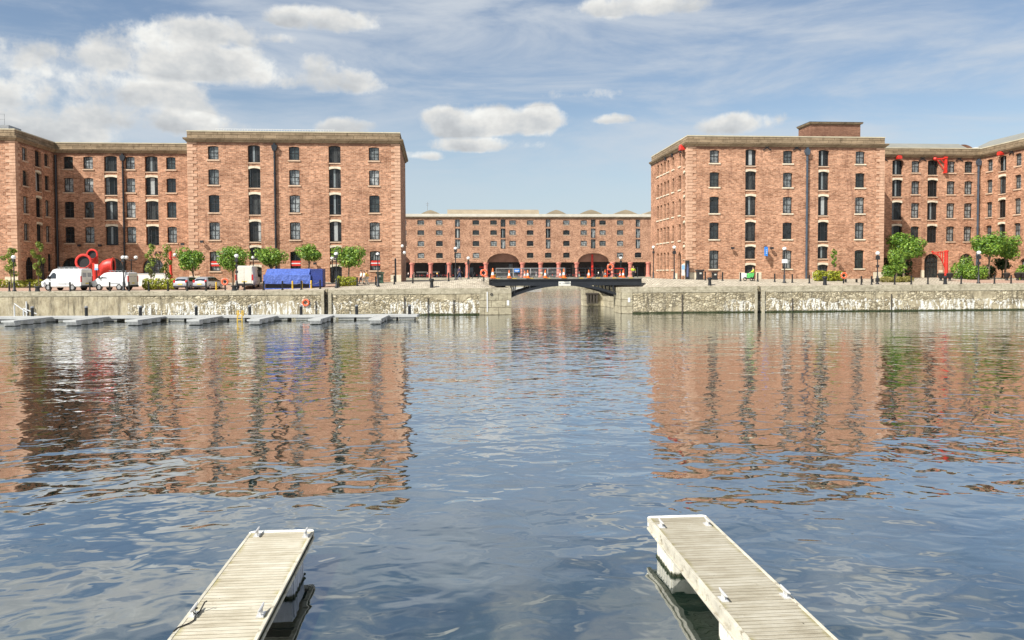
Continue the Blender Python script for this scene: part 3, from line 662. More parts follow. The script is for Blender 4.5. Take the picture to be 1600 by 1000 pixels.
pipe(RWH, 47.64, 103, 3.6, 20.75, PIPE, .15); pipe(RWH, 77.5, 111.5, 3.5, 20.7, PIPE, .15)
cornice(RWH, [(31.6, 122), (31.5, 103), (58.4, 103), (58.4, 111.5), (77.9, 111.5), (77.9, 97), (112, 97), (112, 122), (31.7, 122)])
for x in (42.55, 46.6): tie(RWH, x-.35, 103)
for x in (62.7, 68.0+.6, 74.2): tie(RWH, x+.4, 111.5, 20.9)
for X_, ys in ((31.4, (106, 110, 113.4)), (77.8, (104.9,))):
    for y in ys: MB().bar((X_, y-.5, 21.25), (X_, y+.5, 20.65), .1).bar((X_-.04, y-.5, 20.65), (X_-.04, y+.5, 21.25), .1).build('tie_plate', IRON, RWH, True)
m = MB()                                        # small red hoist covers over the loading slots
for x in (65.26,): m.prism([(x-.32, 20.8), (x+.32, 20.8), (x+.38, 21.05), (x+.22, 21.3), (x-.22, 21.3), (x-.38, 21.05)], 'y', 110.95, 111.48)
m.build('hoist_cover', RED, RWH, True)
m = MB(); m.prism([(Gs-.32, 20.8), (Gs+.32, 20.8), (Gs+.38, 21.05), (Gs+.22, 21.3), (Gs-.22, 21.3), (Gs-.38, 21.05)], 'x', 77.3, 77.88); m.build('hoist_cover', RED, RWH, True)
m = MB(); m.prism([(104.1, 20.8), (105.1, 20.8), (105.1, 21.3), (104.8, 21.5), (104.4, 21.5), (104.1, 21.3)], 'x', 30.9, 31.48); m.build('hoist_cover', RED, RWH, True)
rf = MB(); rf.prism([(103.4, 21.7), (109, 22.5), (121.6, 21.7)], 'x', 32, 58.2)
rf.prism([(112, 21.7), (117, 24.0), (121.8, 21.7)], 'x', 58.3, 78.2); rf.prism([(97.4, 21.7), (121.8, 21.7), (121.8, 22.2), (97.4, 22.2)], 'x', 78.3, 111.5)
rf.prism([(78.6, 22.2), (84, 24.7), (88, 24.9), (94, 22.2)], 'y', 103, 118)
roof = rf.build('roof', ROOFG, RWH, True)
m = MB(); n = 14                                # curved brick gable behind the recessed wing
Xg0, Xg1 = gx(1489, 119, 225), gx(1532, 119, 232)
pts = []
for k in range(n+1):
    t = k/n; pts.append((Xg0+(Xg1-Xg0)*t, 23.0+1.55*(sin(pi*min(1, (t*.9+.12)))**.8)-.9*t))
for (xa, za), (xb, zb) in zip(pts, pts[1:]): m.prism([(xa, za-.45), (xb, zb-.45), (xb, zb), (xa, za)], 'y', 118.6, 119.2)
link('curved_gable', m.mesh('curved_gable', BRICK_FAR, RWH.location), roof)
m = MB()
for a, b in ((1524, 1537), (1540, 1552), (1554, 1559)): x0, x1 = gx(a, 117, 226), gx(b, 117, 226); m.box(x0, x1, 117, 118.5, 22.2, 23.55)
link('rooflight', m.mesh('rooflight', WHITE, RWH.location), roof)
# brick lift house on the roof
m = MB(); m.box(49.2, 56.2, 105.2, 109, 22.0, 24.55); lh = m.build('lift_house', BRICK, RWH, True)
m = MB(); m.ringpath([(49.2, 109), (49.2, 105.2), (56.2, 105.2), (56.2, 109), (49.3, 109)], [(0, 24.5), (.22, 24.6), (.3, 24.78), (0, 24.85)])
m.face([(48.9, 104.9, 24.83), (56.5, 104.9, 24.83), (54.2, 107.1, 25.25), (51.4, 107.1, 25.25)]).face([(48.9, 109.3, 24.83), (56.5, 109.3, 24.83), (54.2, 107.1, 25.25), (51.4, 107.1, 25.25)])
m.face([(48.9, 104.9, 24.83), (48.9, 109.3, 24.83), (51.4, 107.1, 25.25)]).face([(56.5, 104.9, 24.83), (56.5, 109.3, 24.83), (54.2, 107.1, 25.25)])
link('hipped_cap', m.mesh('hipped_cap', CORN, RWH.location), lh)

# ================================================================== FAR WAREHOUSE with its colonnade
YF = 240.; FWH = thing('brick_warehouse', 'distant red brick warehouse beyond the bridge, standing on a row of pink iron columns', 'warehouse', (20, YF, 3.3), 0, 'red brick warehouses round the dock')
FR = [(19.1, 20.5), (16.05, 17.5), (12.7, 14.28), (9.12, 10.7)]; FH = [(18.5, 20.7), (15.15, 18.0), (11.95, 14.75)]
cols0 = [-10.67+5.53*k for k in range(-6, 18)]
fwx = {'w': [-29.4, -24., -18.6, -13.2, -7.97, -2.46, 8.48, 13.81, 19.55, 24.87, 35.91, 41.24, 47.04, 52.45, 63.39, 68.8, 74.2, 79.6], 'h': [-33., 2.98, 16.68, 30.36, 44.16, 57.99, 85.], 'a': [-16.0, 16.65, 44.2, 71.8]}
wall = MB(); ops = []
for x in fwx['w']:
    for k, (a, b) in enumerate(FR):
        if k == 3 and any(abs(x-q) < 5.2 for q in fwx['a']): continue
        ops.append((x-1., x+1., a, b, .1))
for x in fwx['h']: ops += [(x-.75, x+.75, 11.9, 20.72, .1)]
for x in fwx['h']:
    if not any(abs(x-q) < 5.2 for q in fwx['a']): ops.append((x-1., x+1., FR[3][0], FR[3][1], .1))
for x in fwx['a']: ops.append((x-4.85, x+4.85, 7.75, 10.55, 2.79))
facade(wall, front(YF), -40, 96, 7.75, ZT, ops, .5)
wall.box(-40, 96, YF+.55, YF+.9, 7.75, 8.4) if False else None
wall.face([(-40, YF, 7.75), (96, YF, 7.75), (96, YF+.5, 7.75), (-40, YF+.5, 7.75)])
wall.face([(-40, YF, 7.75), (-40, YF, ZT), (-40, YF+14, ZT), (-40, YF+14, 7.75)]); wall.face([(96, YF, 7.75), (96, YF, ZT), (96, YF+14, ZT), (96, YF+14, 7.75)]); wall.face([(-40, YF+14, 3), (96, YF+14, 3), (96, YF+14, ZT), (-40, YF+14, ZT)])
wall.build('wall', BRICK_FAR, FWH, True, recalc=False)
for x in fwx['w']:
    for k, (a, b) in enumerate(FR):
        if k == 3 and any(abs(x-q) < 5.2 for q in fwx['a']): continue
        window(FWH, x, YF, a, b, 2.0, 0, GLASSF, 'far', True, .2)
for x in fwx['h']:
    for a, b in FH: window(FWH, x, YF, a, b, 1.5, 0, GLASS, 'door', False, .45, 'loading_door', True)
    if not any(abs(x-q) < 5.2 for q in fwx['a']): window(FWH, x, YF, FR[3][0], FR[3][1], 2.0, 0, GLASSF, 'far', True, .2)
    for (a, b), (c, d) in zip(FH, FH[1:]):
        MB().box(x-.745, x+.745, YF+.1, YF+.48, d-.02, a).build('spandrel', BRICK_FAR, FWH, True)
m = MB(); m.box(-40, 96, YF+5.4, YF+5.7, 3.2, 11.6); m.build('colonnade_wall', mat('shade_dark_wall', (.035, .03, .03), .7, 0, .5, .6), FWH, True)  # near-black wall colour paints in the deep shade behind the columns
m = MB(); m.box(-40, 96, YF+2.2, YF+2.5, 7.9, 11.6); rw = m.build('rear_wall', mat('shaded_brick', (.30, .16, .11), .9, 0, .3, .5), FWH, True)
m = MB(); m.box(-40, 96, YF+.6, YF+5.4, 11.6, 11.9); m.build('gallery_ceiling', LGREY, FWH, True)
rr = random.Random(3); SHM = [DGLASS, mat('shop_timber', (.16, .12, .09)), RED, mat('pale_fascia', (.5, .5, .46))]
x = -39.
while x < 94:
    w = rr.uniform(1.2, 3.4); kk = rr.choice((0, 0, 0, 1, 2, 3)); zt = rr.uniform(5.6, 7.4) if kk != 3 else 5.2; MB().box(x, x+w, YF+5.1, YF+5.35, 3.4 if kk < 2 else zt-.5, zt).build('shopfront', SHM[kk], FWH, True); x += w+rr.uniform(.2, 2.2)
colm = MB(); colm.lathe([(.78, 0), (.78, .25), (.62, .35), (.60, .9), (.58, 3.75), (.62, 3.8), (.66, 3.9), (.84, 4.08), (.88, 4.2), (.88, 4.45)], n=16)
colme = colm.mesh('column', PINK, smooth=True)
for k in cols0:
    if -38 < k < 92 and not any(abs(k-q) < 3.2 for q in fwx['a']): place(FWH, colme, 'column', k, YF+.55, 3.3, 0)
m = MB(); m.box(gx(1190/3.902+620-1, YF+2)-0, gx(1190/3.902+620+2, YF+2), YF+2, YF+2.6, 3.3, 10.2)
m.build('red_hoist_post', RED, FWH, True)
m = MB(); FP = [(-40, YF+14), (-40, YF), (96, YF), (96, YF+14)]
m.ringpath(FP, [(.0, 21.05), (.35, 21.2), (.5, 21.45), (.5, 21.5), (0, 21.5)]); m.build('cornice', CORN, FWH, True)
m = MB(); m.ringpath(FP, [(.2, 21.5), (.2, 22.35), (-.6, 22.35), (-.6, 21.5)]); m.build('parapet', mat('pale_parapet', (.55, .52, .44), .8, 0, .2, .4), FWH, True)
m = MB()
def vault(x0, x1, h, y0=YF+2, y1=YF+13):
    n = 12; m.prism([(x0+(x1-x0)*k/n, 22.2+h*(1-abs(2.*k/n-1)**1.35)) for k in range(n+1)], 'y', y0, y1)
for a, b, h in ((135, 275, 1.45), (900, 1045, 1.6), (1100, 1268, 1.65), (1310, 1482, 1.65), (1495, 1640, 1.5), (-80, 62, .8)): vault(gx(620+a/3.902, YF+2, 334), gx(620+b/3.902, YF+2, 334), h)
xa, xb = gx(620+308/3.902, YF+2, 334), gx(620+868/3.902, YF+2, 334); m.prism([(YF+2, 22.2), (YF+2.6, 23.4), (YF+4.5, 24.0), (YF+9, 24.0), (YF+13, 22.2)], 'x', xa, xb)
rf = m.build('roof', ROOFB, FWH, True)
xa = gx(668, YF+3, 330); m = MB(); m.sweep([(xa, YF+3, 22.3), (xa, YF+3, 26.2)], .06, 5).box(xa-.5, xa+.5, YF+2.97, YF+3.03, 25.6, 25.68).box(xa-.3, xa+.3, YF+2.97, YF+3.03, 25.1, 25.18); link('aerial', m.mesh('aerial', GREY, FWH.location), rf)

# ================================================================== GROUND, DOCK WALLS, WATER
def ground(name, x0, x1, y0, y1, nx, ny):
    m = MB(); xs = [x0+(x1-x0)*i/nx for i in range(nx+1)]; ys = [y0+(y1-y0)*j/ny for j in range(ny+1)]
    m.v = [(x, y, gz(x, y)) for y in ys for x in xs]
    m.f = [(j*(nx+1)+i, j*(nx+1)+i+1, (j+1)*(nx+1)+i+1, (j+1)*(nx+1)+i) for j in range(ny) for i in range(nx)]; m.mi = [0]*len(m.f)
    return tag(m.build(name, PAVE, recalc=False, smooth=True), kind='structure')
ground('quay_pavement', -150, 6.9, 87.35, 126, 150, 48)
ground('quay_pavement', 19.1, 150, 87.35, 126, 130, 48)
m = MB(); m.face([(-1500, -1500, 0), (1500, -1500, 0), (1500, 1500, 0), (-1500, 1500, 0)]); tag(m.build('water', water_mat()), kind='structure')
m = MB(); m.box(-1500, 1500, 232.6, 1500, -1, 3.3); m.box(-1500, -150, 60, 232.6, -1, 3.31).box(150, 1500, 60, 232.6, -1, 3.31); m.box(-1500, 1500, -1500, -7, -1, 2.9)
tag(m.build('ground', mat('far_paving', (.34, .30, .24), .9, 0, .2, .1)), kind='structure')

def dock_wall(label, xa, xb, mm, ladder, ash, sgn):
    r = thing('dock_wall', label, 'quay wall', ((xa+xb)/2, YW, 0), 0, 'stone walls of the docks')
    m = MB(); la, lb = ladder; facade(m, front(YW), xa, xb, -1.6, 2.3, [(la, lb, -1.5, 2.3, 0)], .5)
    m.face([(la, YW+.5, -1.5), (lb, YW+.5, -1.5), (lb, YW+.5, 2.9), (la, YW+.5, 2.9)])
    m.build('masonry', mm, r, True, recalc=False)
    m = MB(); x = xa; rr = random.Random(int(abs(xa)))
    while x < xb-.05:
        w = min(rr.uniform(1.5, 1.9), xb-x); 
        for a, b in ((x, min(x+w, la)), (max(x, lb), x+w)):
            if b-a > .05: m.box(a+.008, b-.008, YW-.05+rr.uniform(0, .012), YW+.72, 2.3, edge_z((a+b)/2)+.006)
        x += w
    m.build('coping', COPE, r, True)
    m = MB(); m.box(la-.30, la-.01, YW-.14, YW-.051, -1.4, 2.5).box(lb+.01, lb+.36, YW-.14, YW-.051, -1.4, 2.5); m.build('ladder_jamb', COPE, r, True)
    m = MB(); z = -.2
    m.box(la+.05, la+.10, YW+.16, YW+.22, -.8, 2.86).box(lb-.1, lb-.05, YW+.16, YW+.22, -.8, 2.86)
    while z < 2.7: m.box(la+.1, lb-.1, YW+.17, YW+.21, z, z+.045); z += .3
    m.build('ladder', IRON, r, True)
    a, b = ash; m = MB(); m.box(a, b, YW-.035, YW+.3, -1.5, 2.3)
    m.build('corner_pier', ASHLAR, r, True, bevel=.0)
    m = MB(); rr = random.Random(5)
    for k in range(12): x = rr.uniform(xa+20, xb-4) if sgn < 0 else rr.uniform(xa+4, xb-30); m.box(x, x+.09, YW-.1, YW-.001, rr.uniform(-.3, .3), rr.uniform(1.5, 2.1))
    m.build('timber_fender', mat('dark_timber', (.06, .05, .04), .8), r, True)
    return r
xla, xlb = gx(506.6, YW, 470), gx(512.8, YW, 470)
dw = dock_wall('long weathered stone dock wall left of the bridge, streaked with lime behind the floating walkway', -150, 6.9, QUAYL, (xla, xlb), (gx(749, YW, 470), 6.9), -1)
m = MB(); m.box(6.9-.6, 6.9, YW+.001, 126, -1.5, 2.87); m.build('passage_side', ASHLAR, dw, True)
m = MB(); m.box(gx(760.5, YW, 470), gx(762, YW, 470), YW-.10, YW-.04, .3, 2.5); m.k = 0; m.box(gx(792, YW, 470), gx(795.5, YW, 470), YW-.06, YW-.036, 1.0, 1.55)
m.build('white_conduit', WHITE, dw, True)
m = MB(); m.torus((gx(768, YW, 452), YW-.07, 2.2), .12, .035); m.build('mooring_ring', IRON, dw, True)
xla, xlb = gx(1183, YW, 470), gx(1189.5, YW, 470)
dw2 = dock_wall('stone dock wall right of the bridge with rounded rubble and white lime runs above the waterline', 19.1, 150, QUAYR, (xla, xlb), (19.1, gx(988, YW, 470)), 1)
m = MB(); m.box(19.1, 19.7, YW+.001, 90.5, -1.5, 2.87).box(21, 21.6, 90.5, 107, -1.5, 2.87).box(19.1, 21.6, 90.4, 90.9, -1.5, 2.88).box(18.5, 21.3, 107, 110, -1.5, 2.9).box(24, 24.6, 110, 126, -1.5, 2.9)
m.build('passage_side', ASHLAR, dw2, True)
m = MB()
for k in range(4): m.box(18.75+k*.42, 18.95+k*.42, 106.6, 106.98, .35, 1.6)
m.box(18.6, 20.4, 106.55, 106.98, 1.6, 1.8); m.build('timber_fender', mat('dark_timber', (.06, .05, .04), .8), dw2, True)
m = MB(); m.box(gx(981, YW, 470), gx(984.5, YW, 470), YW-.06, YW-.036, 1.25, 1.75); m.build('white_plate', WHITE, dw2, True)
m = MB(); m.box(-160, 6.9, 125.6, 126.1, -1.5, 3.5); tag(m.build('dock_wall', ASHLAR), 'stone wall of the inner basin behind the left warehouse', 'quay wall', 'stone walls of the docks')
m = MB(); m.box(24, 160, 125.6, 126.1, -1.5, 3.5); tag(m.build('dock_wall', ASHLAR), 'stone wall of the inner basin behind the right warehouse', 'quay wall', 'stone walls of the docks')
m = MB(); m.box(-150, 150, 232, 232.55, -1.5, 3.32); tag(m.build('dock_wall', COPE), 'far stone dock wall below the pink colonnade, seen under and beside the bridge', 'quay wall', 'stone walls of the docks')
m = MB(); m.box(8, 27, 229.5, 231.6, .05, .4); wk = m.build('floating_walkway', LGREY); tag(wk, 'pale floating walkway against the far dock wall, seen under the bridge', 'pontoon')

# ================================================================== BRIDGE
BR = thing('iron_bridge', 'black cast iron arched bridge over the dock entrance with a white plate on its girder', 'bridge', (13, 92.8, 0))
m = MB(); m.box(4.9, 22.1, 89.35, 96.4, 3.80, 3.96); m.build('deck', mat('bridge_deck', (.20, .18, .15), .85), BR, True)
m = MB(); m.box(4.9, 22.1, 89.28, 89.345, 3.84, 4.0).box(4.9, 22.1, 96.405, 96.47, 3.84, 4.0); m.build('kerb', mat('weathered_kerb', (.20, .19, .16), .8, 0, .3, 2.), BR, True)
def azc(x): return 3.08 - 1.42*((x-13.3)/6.5)**2
m = MB()
m.box(5.2, 21.8, 89.42, 89.55, 3.70, 3.80)
BK = mat('bridge_black_paint', (.016, .019, .024), .4, 0, .3, 2.)
for yy in (89.5, 91.8, 94.1, 96.2):
    m = MB(); m.box(4.95, 22.05, yy, yy+.1, 3.18, 3.80); m.box(4.95, 22.05, yy-.08, yy+.18, 3.08, 3.18)
    n = 24; xs = [6.95+(19.1-6.95)*k/n if False else 6.9+(19.9-6.9)*k/n for k in range(n+1)]
    for a, b in zip(xs, xs[1:]):
        m.prism([(a, azc(a)-.02), (b, azc(b)-.02), (b, azc(b)+.26), (a, azc(a)+.26)], 'y', yy-.06, yy+.16)
        if min(azc(a), azc(b)) > 2.82: m.prism([(a, azc(a)+.2), (b, azc(b)+.2), (b, 3.25), (a, 3.25)], 'y', yy+.01, yy+.09)
    for px, lean in ((806, -.35), (829, -.2), (848, 0), (918, 0), (934, .2), (957, .35)):
        x = gx(px, 89.6, 450); m.bar((x+lean*.6, yy+.05, azc(x+lean*.6)+.2), (x, yy+.05, 3.25), .16, .12)
    m.build('arch_rib', BK, BR, True)
m = MB(); xa, xb = gx(872.7, 89.4, 444), gx(891.7, 89.4, 444); m.box(xa, xb, 89.36, 89.4, 3.07, 3.55); pl = m.build('name_plate', DIRTYW, BR, True)
m = MB(); m.box(xa+.1, xa+.22, 89.345, 89.357, 3.25, 3.4); m.box(xa+.45, xb-.25, 89.345, 89.357, 3.27, 3.33); link('plate_marks', m.mesh('plate_marks', GREY, BR.location), pl)
def railing(m, x0, x1, y, z, h=1.1, step=1.3, ch=False):
    n = max(1, round((x1-x0)/step))
    for k in range(n+1): x = x0+(x1-x0)*k/n; m.sweep([(x, y, z), (x, y, z+h)], .05, 6).ball(x, y, z+h+.03, .06, 6)
    for hh in (.35, .7, 1.0): m.box(x0, x1, y-.022, y+.022, z+h*hh-.022, z+h*hh+.022)
m = MB(); railing(m, gx(884, 89.6), 21.6, 89.6, 3.96); railing(m, 5.2, 21.8, 96.1, 3.96)
m.build('railing', IRON, BR, True)
m = MB()
for k in range(9): xx = 5.3+k*1.9; m.box(xx, xx+.5, 89.26, 89.277, 3.90, 3.96)
m.build('yellow_edge_marks', YELLOW, BR, True)

# crowd barriers, cones, red barrier, rings on the bridge
def barrier(w):
    r = thing('crowd_barrier', '', 'barrier', (0, 0, 0), 0, 'steel barriers along the bridge')
    m = MB(); 
    for a, b in (((-w/2, 0, .1), (-w/2, 0, 1.1)), ((w/2, 0, .1), (w/2, 0, 1.1)), ((-w/2, 0, 1.1), (w/2, 0, 1.1)), ((-w/2, 0, .2), (w/2, 0, .2))): m.sweep([a, b], .03, 6)
    m.build('frame', GALV, r)
    m = MB(); n = 14
    for k in range(1, n): x = -w/2+w*k/n; m.box(x-.008, x+.008, -.008, .008, .2, 1.1)
    m.box(-w/2, w/2, -.006, .006, .63, .65); m.build('bars', GALV, r)
    m = MB()
    for x in (-w/2+.15, w/2-.15): m.box(x-.03, x+.03, -.28, .28, 0, .05).box(x-.02, x+.02, -.02, .02, .05, .2)
    m.build('foot', GALV, r); return r
bp = [775, 802, 829, 856, 883]
b0 = barrier(1.92); lab = ['leftmost steel barrier on the bridge, beside the large cone', 'steel barrier on the bridge with the blue notice on it', 'steel barrier on the bridge between the blue notice and the pair of cones', 'rightmost steel barrier on the bridge, ending above the white plate']
for i, (a, b) in enumerate(zip(bp, bp[1:])):
    loc = (gx((a+b)/2, 89.75), 89.75, 3.962)
    if i == 0: b0.location = loc; b0['label'] = lab[0]
    else: dup(b0, loc, 0, lab[i])
m = MB(); X = gx(807.6, 89.65); m.box(X-.3, X+.3, 89.62, 89.66, 4.62, 5.02); n_ = m.build('notice', BLUES); tag(n_, 'small blue notice fixed to a steel barrier on the bridge', 'sign')
m = MB(); m.box(X-.24, X+.24, 89.605, 89.618, 4.78, 4.86).box(X-.2, X+.12, 89.605, 89.618, 4.68, 4.72); m.build('white_marks', WHITE, n_)
X = gx(772.3, 89.65); m = MB(); m.box(X-.16, X+.16, 89.62, 89.66, 4.1, 4.4); tag(m.build('notice', YELLOW), 'small yellow notice on the leftmost steel barrier', 'sign')
def cone():
    r = thing('traffic_cone', '', 'traffic cone', (0, 0, 0), 0, 'orange and white cones on the bridge')
    m = MB(); m.box(-.25, .25, -.25, .25, 0, .05); m.build('base', ORANGE, r)
    m = MB(); m.lathe([(.19, .05), (.145, .28)], n=12); m.lathe([(.095, .55), (.04, .88), (.03, .9)], n=12); m.k = 1; m.lathe([(.145, .281), (.095, .549)], n=12)
    m.build('body', [ORANGE, WHITE], r, smooth=True); return r
c0 = cone()
cl = [(770., 89.5, 'large orange cone at the left end of the bridge, beside the life ring', 1.25), (795.6, 89.45, 'cone in front of the leftmost steel barrier joint, left of the blue notice', 1), (820, 90.6, 'cone just behind another one right of the blue notice', .9), (824.6, 89.45, 'front cone right of the blue notice', 1), (852, 89.45, 'cone in front of the middle of the bridge, below a pink column', 1),
      (875.5, 90.4, 'rear cone of the pair near the right end of the barriers', .95), (881, 89.2, 'front cone of the pair at the right end of the barriers', 1.15), (920, 89.45, 'lone cone on the railed half of the bridge', 1), (945.5, 90.0, 'cone at the left end of the red rail', 1), (969, 89.9, 'left cone of the pair at the right end of the red rail', .9), (973.8, 89.5, 'right cone of the pair at the right end of the red rail', .95)]
for i, (px, Y, l, s) in enumerate(cl):
    X = gx(px, Y); z = 3.962 if X > 4.9 else gz(X, Y)
    if i == 0: c0.location = (X, Y, z); c0['label'] = l; c0.scale = (s, s, s)
    else: dup(c0, (X, Y, z), 0, l, (s, s, s))
m = MB(); xa, xb = gx(949, 90.6), gx(975, 90.6)
m.sweep([(xa, 90.6, 3.96), (xa, 90.6, 4.95), (xa+.15, 90.6, 5.0), (xb-.15, 90.6, 5.0), (xb, 90.6, 4.9), (xb, 90.6, 3.96)], .06, 8).sweep([(xa, 90.6, 4.4), (xb, 90.6, 4.4)], .05, 6)
tag(m.build('red_rail', RED), 'red tubular rail on the right half of the bridge', 'rail')
def ring_stand(px, Y, z, label, post=True, R=.31, py=430):
    X = gx(px, Y, py)
    r = thing('life_ring', label, 'life ring', (X, Y, z), 0, 'orange life rings')
    zc = .95 if post else 0
    m = MB(); m.torus((0, -.1, zc), R, .095, 'y', 22, 8); m.build('ring', mat('life_ring_orange', (.80, .14, .05), .5, 0, .15, 2.), r, smooth=True)
    m = MB()
    for a in (pi/4, 3*pi/4, 5*pi/4, 7*pi/4):
        m.torus((R*cos(a), -.1, zc+R*sin(a)), .122, .018, 'z' if False else 'y', 8, 4)
    m.build('strap', WHITE, r)
    if post: m = MB(); m.box(-.07, .07, -.05, .05, 0, zc+.1).box(-.14, .14, -.03, .03, zc-.1, zc+.14); m.build('post', IRON, r)
    return r
def edge_y(px): return 89.0
X = gx(351.5, 89); ring_stand(351.5, 89, gz(X, 89), 'orange life ring on a black post between the silver cars and the box van')
X = gx(756, 89.8); ring_stand(756, 89.8, gz(X, 89.8), 'orange life ring on a post at the left end of the bridge', R=.33)
X = gx(1318, 91); ring_stand(1318, 91, gz(X, 91), 'orange life ring on a black post in front of the yellow hedge')
X = gx(953.5, 90.2); ring_stand(953.5, 90.3, 4.2, 'orange life ring on the right half of the bridge beside the red rail', R=.31)
ring_stand(478, YW, 1.45, 'orange life ring hung on the lime-streaked dock wall left of the ladder recess', False, .31, 478)

# ================================================================== FOREGROUND PONTOONS
def cleat_mesh():
    m = MB(); m.box(-.045, .045, -.085, .085, 0, .012)
    m.sweep([(0, -.035, .01), (0, -.03, .07)], .014, 8).sweep([(0, .035, .01), (0, .03, .07)], .014, 8)
    m.sweep([(0, -.14, .092), (0, -.08, .082), (0, 0, .078), (0, .08, .082), (0, .14, .092)], [.009, .017, .019, .017, .009], 8); return m.mesh('cleat', mat('cast_aluminium', (.66, .66, .64), .38, .35, .15, 20.), smooth=True)
CLM = cleat_mesh()
def weed(m, x0, x1, y0, y1, rr):
    for _ in range(int(60*((x1-x0)+(y1-y0)))):
        side = rr.random()
        if side < (x1-x0)/((x1-x0)+(y1-y0)): x = rr.uniform(x0, x1); y = rr.choice((y0, y1))
        else: x = rr.choice((x0, x1)); y = rr.uniform(y0, y1)
        s = rr.uniform(.008, .022); m.ball(x, y, rr.uniform(-.03, .035), s, 5)
def pontoon(label, Xc, Yend, length, w, fy0, fy1, cleats, side, fm, drop=.185):
    r = thing('finger_pontoon', label, 'pontoon', (Xc, Yend, 0), 0, 'foreground finger pontoons'); L = length; z = .5; rr = random.Random(int(Xc*10))
    m = MB(); m.box(-w/2+.03, w/2-.03, -L, -.07, z-.035, z); m.build('decking', DECK if side > 0 else DECK2, r)
    m = MB()
    for s in (-1, 1):
        a, b = sorted((s*(w/2-.03), s*(w/2+.012))); m.box(a, b, -L, -.05, z-.06, z+.006)
        a, b = sorted((s*(w/2-.03), s*(w/2-.005))); m.box(a, b, -L, -.05, z-drop+.03, z-.06)
        a, b = sorted((s*(w/2-.05), s*(w/2+.018))); m.box(a, b, -L, -.05, z-drop-.005, z-drop+.03)
    m.build('side_rail', mat('weathered_side_timber', (.50, .47, .38), .8, 0, .35, 3., .004, grime=(.2, .17, .11)), r, bevel=.004)
    m = MB(); pts = []
    R = .085
    for k in range(7): a = pi/2*k/6; pts.append((w/2+.012-R+R*sin(a)*1., -.0-R+R*cos(a)))
    poly = [(-x, y) for x, y in reversed(pts)] + pts
    pl = [(p[0], p[1]) for p in [(-w/2-.012, -.09)]+[(-x, y) for x, y in pts[::-1]]+[(x, y) for x, y in pts]+[(w/2+.012, -.09)]]
    m.prism(pl, 'z', z-.13, z+.012); m.build('end_fender', mat('white_fender', (.82, .82, .78), .5, 0, .08, 8., grime=(.5, .48, .36)), r, bevel=.006)
    for (a, b) in ((fy0-Yend, fy1-Yend), (fy0-Yend-2.9, fy1-Yend-2.9), (fy0-Yend-5.8, fy1-Yend-5.8)):
        m = MB(); n = 6; x0, x1 = -w/2+.06, w/2-.06
        m.box(x0, x1, a, b, -.12, z-.19)
        for s, xx in ((-1, x0), (1, x1)):
            for k in range(n):
                ya = a+.05+(b-a-.1)*k/n; yb = ya+(b-a-.1)/n*.66
                q0, q1 = sorted((xx, xx+s*.022)); m.box(q0, q1, ya, yb, -.11, z-.24)
        f = m.build('float', fm, r, bevel=.008)
        m = MB(); weed(m, x0-.02, x1+.02, a, b, rr); link('weed', m.mesh('weed', mat('dock_weed', (.02, .03, .01), .8, 0, .5, 9.)), f)['kind'] = 'stuff'
    m = MB()
    for k in range(int(L/1.2)): m.box(-w/2+.04, w/2-.04, -.4-k*1.2, -.32-k*1.2, z-.13, z-.036)
    m.build('cross_beam', mat('dark_timber', (.06, .05, .04), .8), r)
    for px, py in cleats:
        d = ray(px, py); t = (.5-HC)/d.z; x, y = d.x*t-Xc, d.y*t-Yend
        x = max(-w/2+.07, min(w/2-.07, x)); y = min(y, -.09-.06)
        link('cleat', CLM, r, (x, y, z+.001))
    return r
PL = pontoon('timber finger pontoon at the lower left with black rope round one cleat', -2.6, 12.56, 11.2, .96, 11.1, 11.95, [(402, 837), (478, 838), (303, 961), (408, 961)], 1, float_mat('ribbed_blue_float', True, (.50, .54, .60)), .12)
m = MB(); m.box(.4605, .492, -11.2, -.14, .435, .475); m.build('algae_strip', mat('green_algae', (.05, .06, .02), .9, 0, .6, 4., grime=(.22, .20, .12)), PL)
PR = pontoon('greyer timber finger pontoon at the lower right, its cream float showing on the left side', 3.71, 12.72, 11.4, .96, 11.42, 12.32, [(1033, 823), (1105, 820), (1130, 937), (1228, 932)], -1, float_mat('cream_float', True, (.74, .71, .60)))
d = ray(303, 961); t = (.5-HC)/d.z; rx, ry = d.x*t, d.y*t
rx = max(rx, -2.6-.41)
m = MB(); m.sweep([(rx+.01, ry+.07, .56), (rx+.035, ry+.02, .575), (rx-.02, ry-.03, .56), (rx+.04, ry-.05, .53), (rx+.05, ry+.06, .515), (rx+.09, ry+.12, .60), (rx+.12, ry+.1, .62)], .009, 6)
m.sweep([(rx+.03, ry-.05, .512), (rx+.055, ry-.16, .512), (rx+.03, ry-.24, .512), (rx-.02, ry-.30, .512), (rx-.07, ry-.36, .512), (rx-.085, ry-.45, .512)], .008, 6)
tag(m.build('rope', mat('black_rope', (.02, .02, .02), .9), smooth=True), 'frayed black rope end looped round a cleat of the lower left pontoon', 'rope')
m = MB(); m.box(-8, 8, -3.5, 1.6, .2, .5); tag(m.build('floating_walkway', LGREY), 'floating walkway at the camera end of the two finger pontoons', 'pontoon')

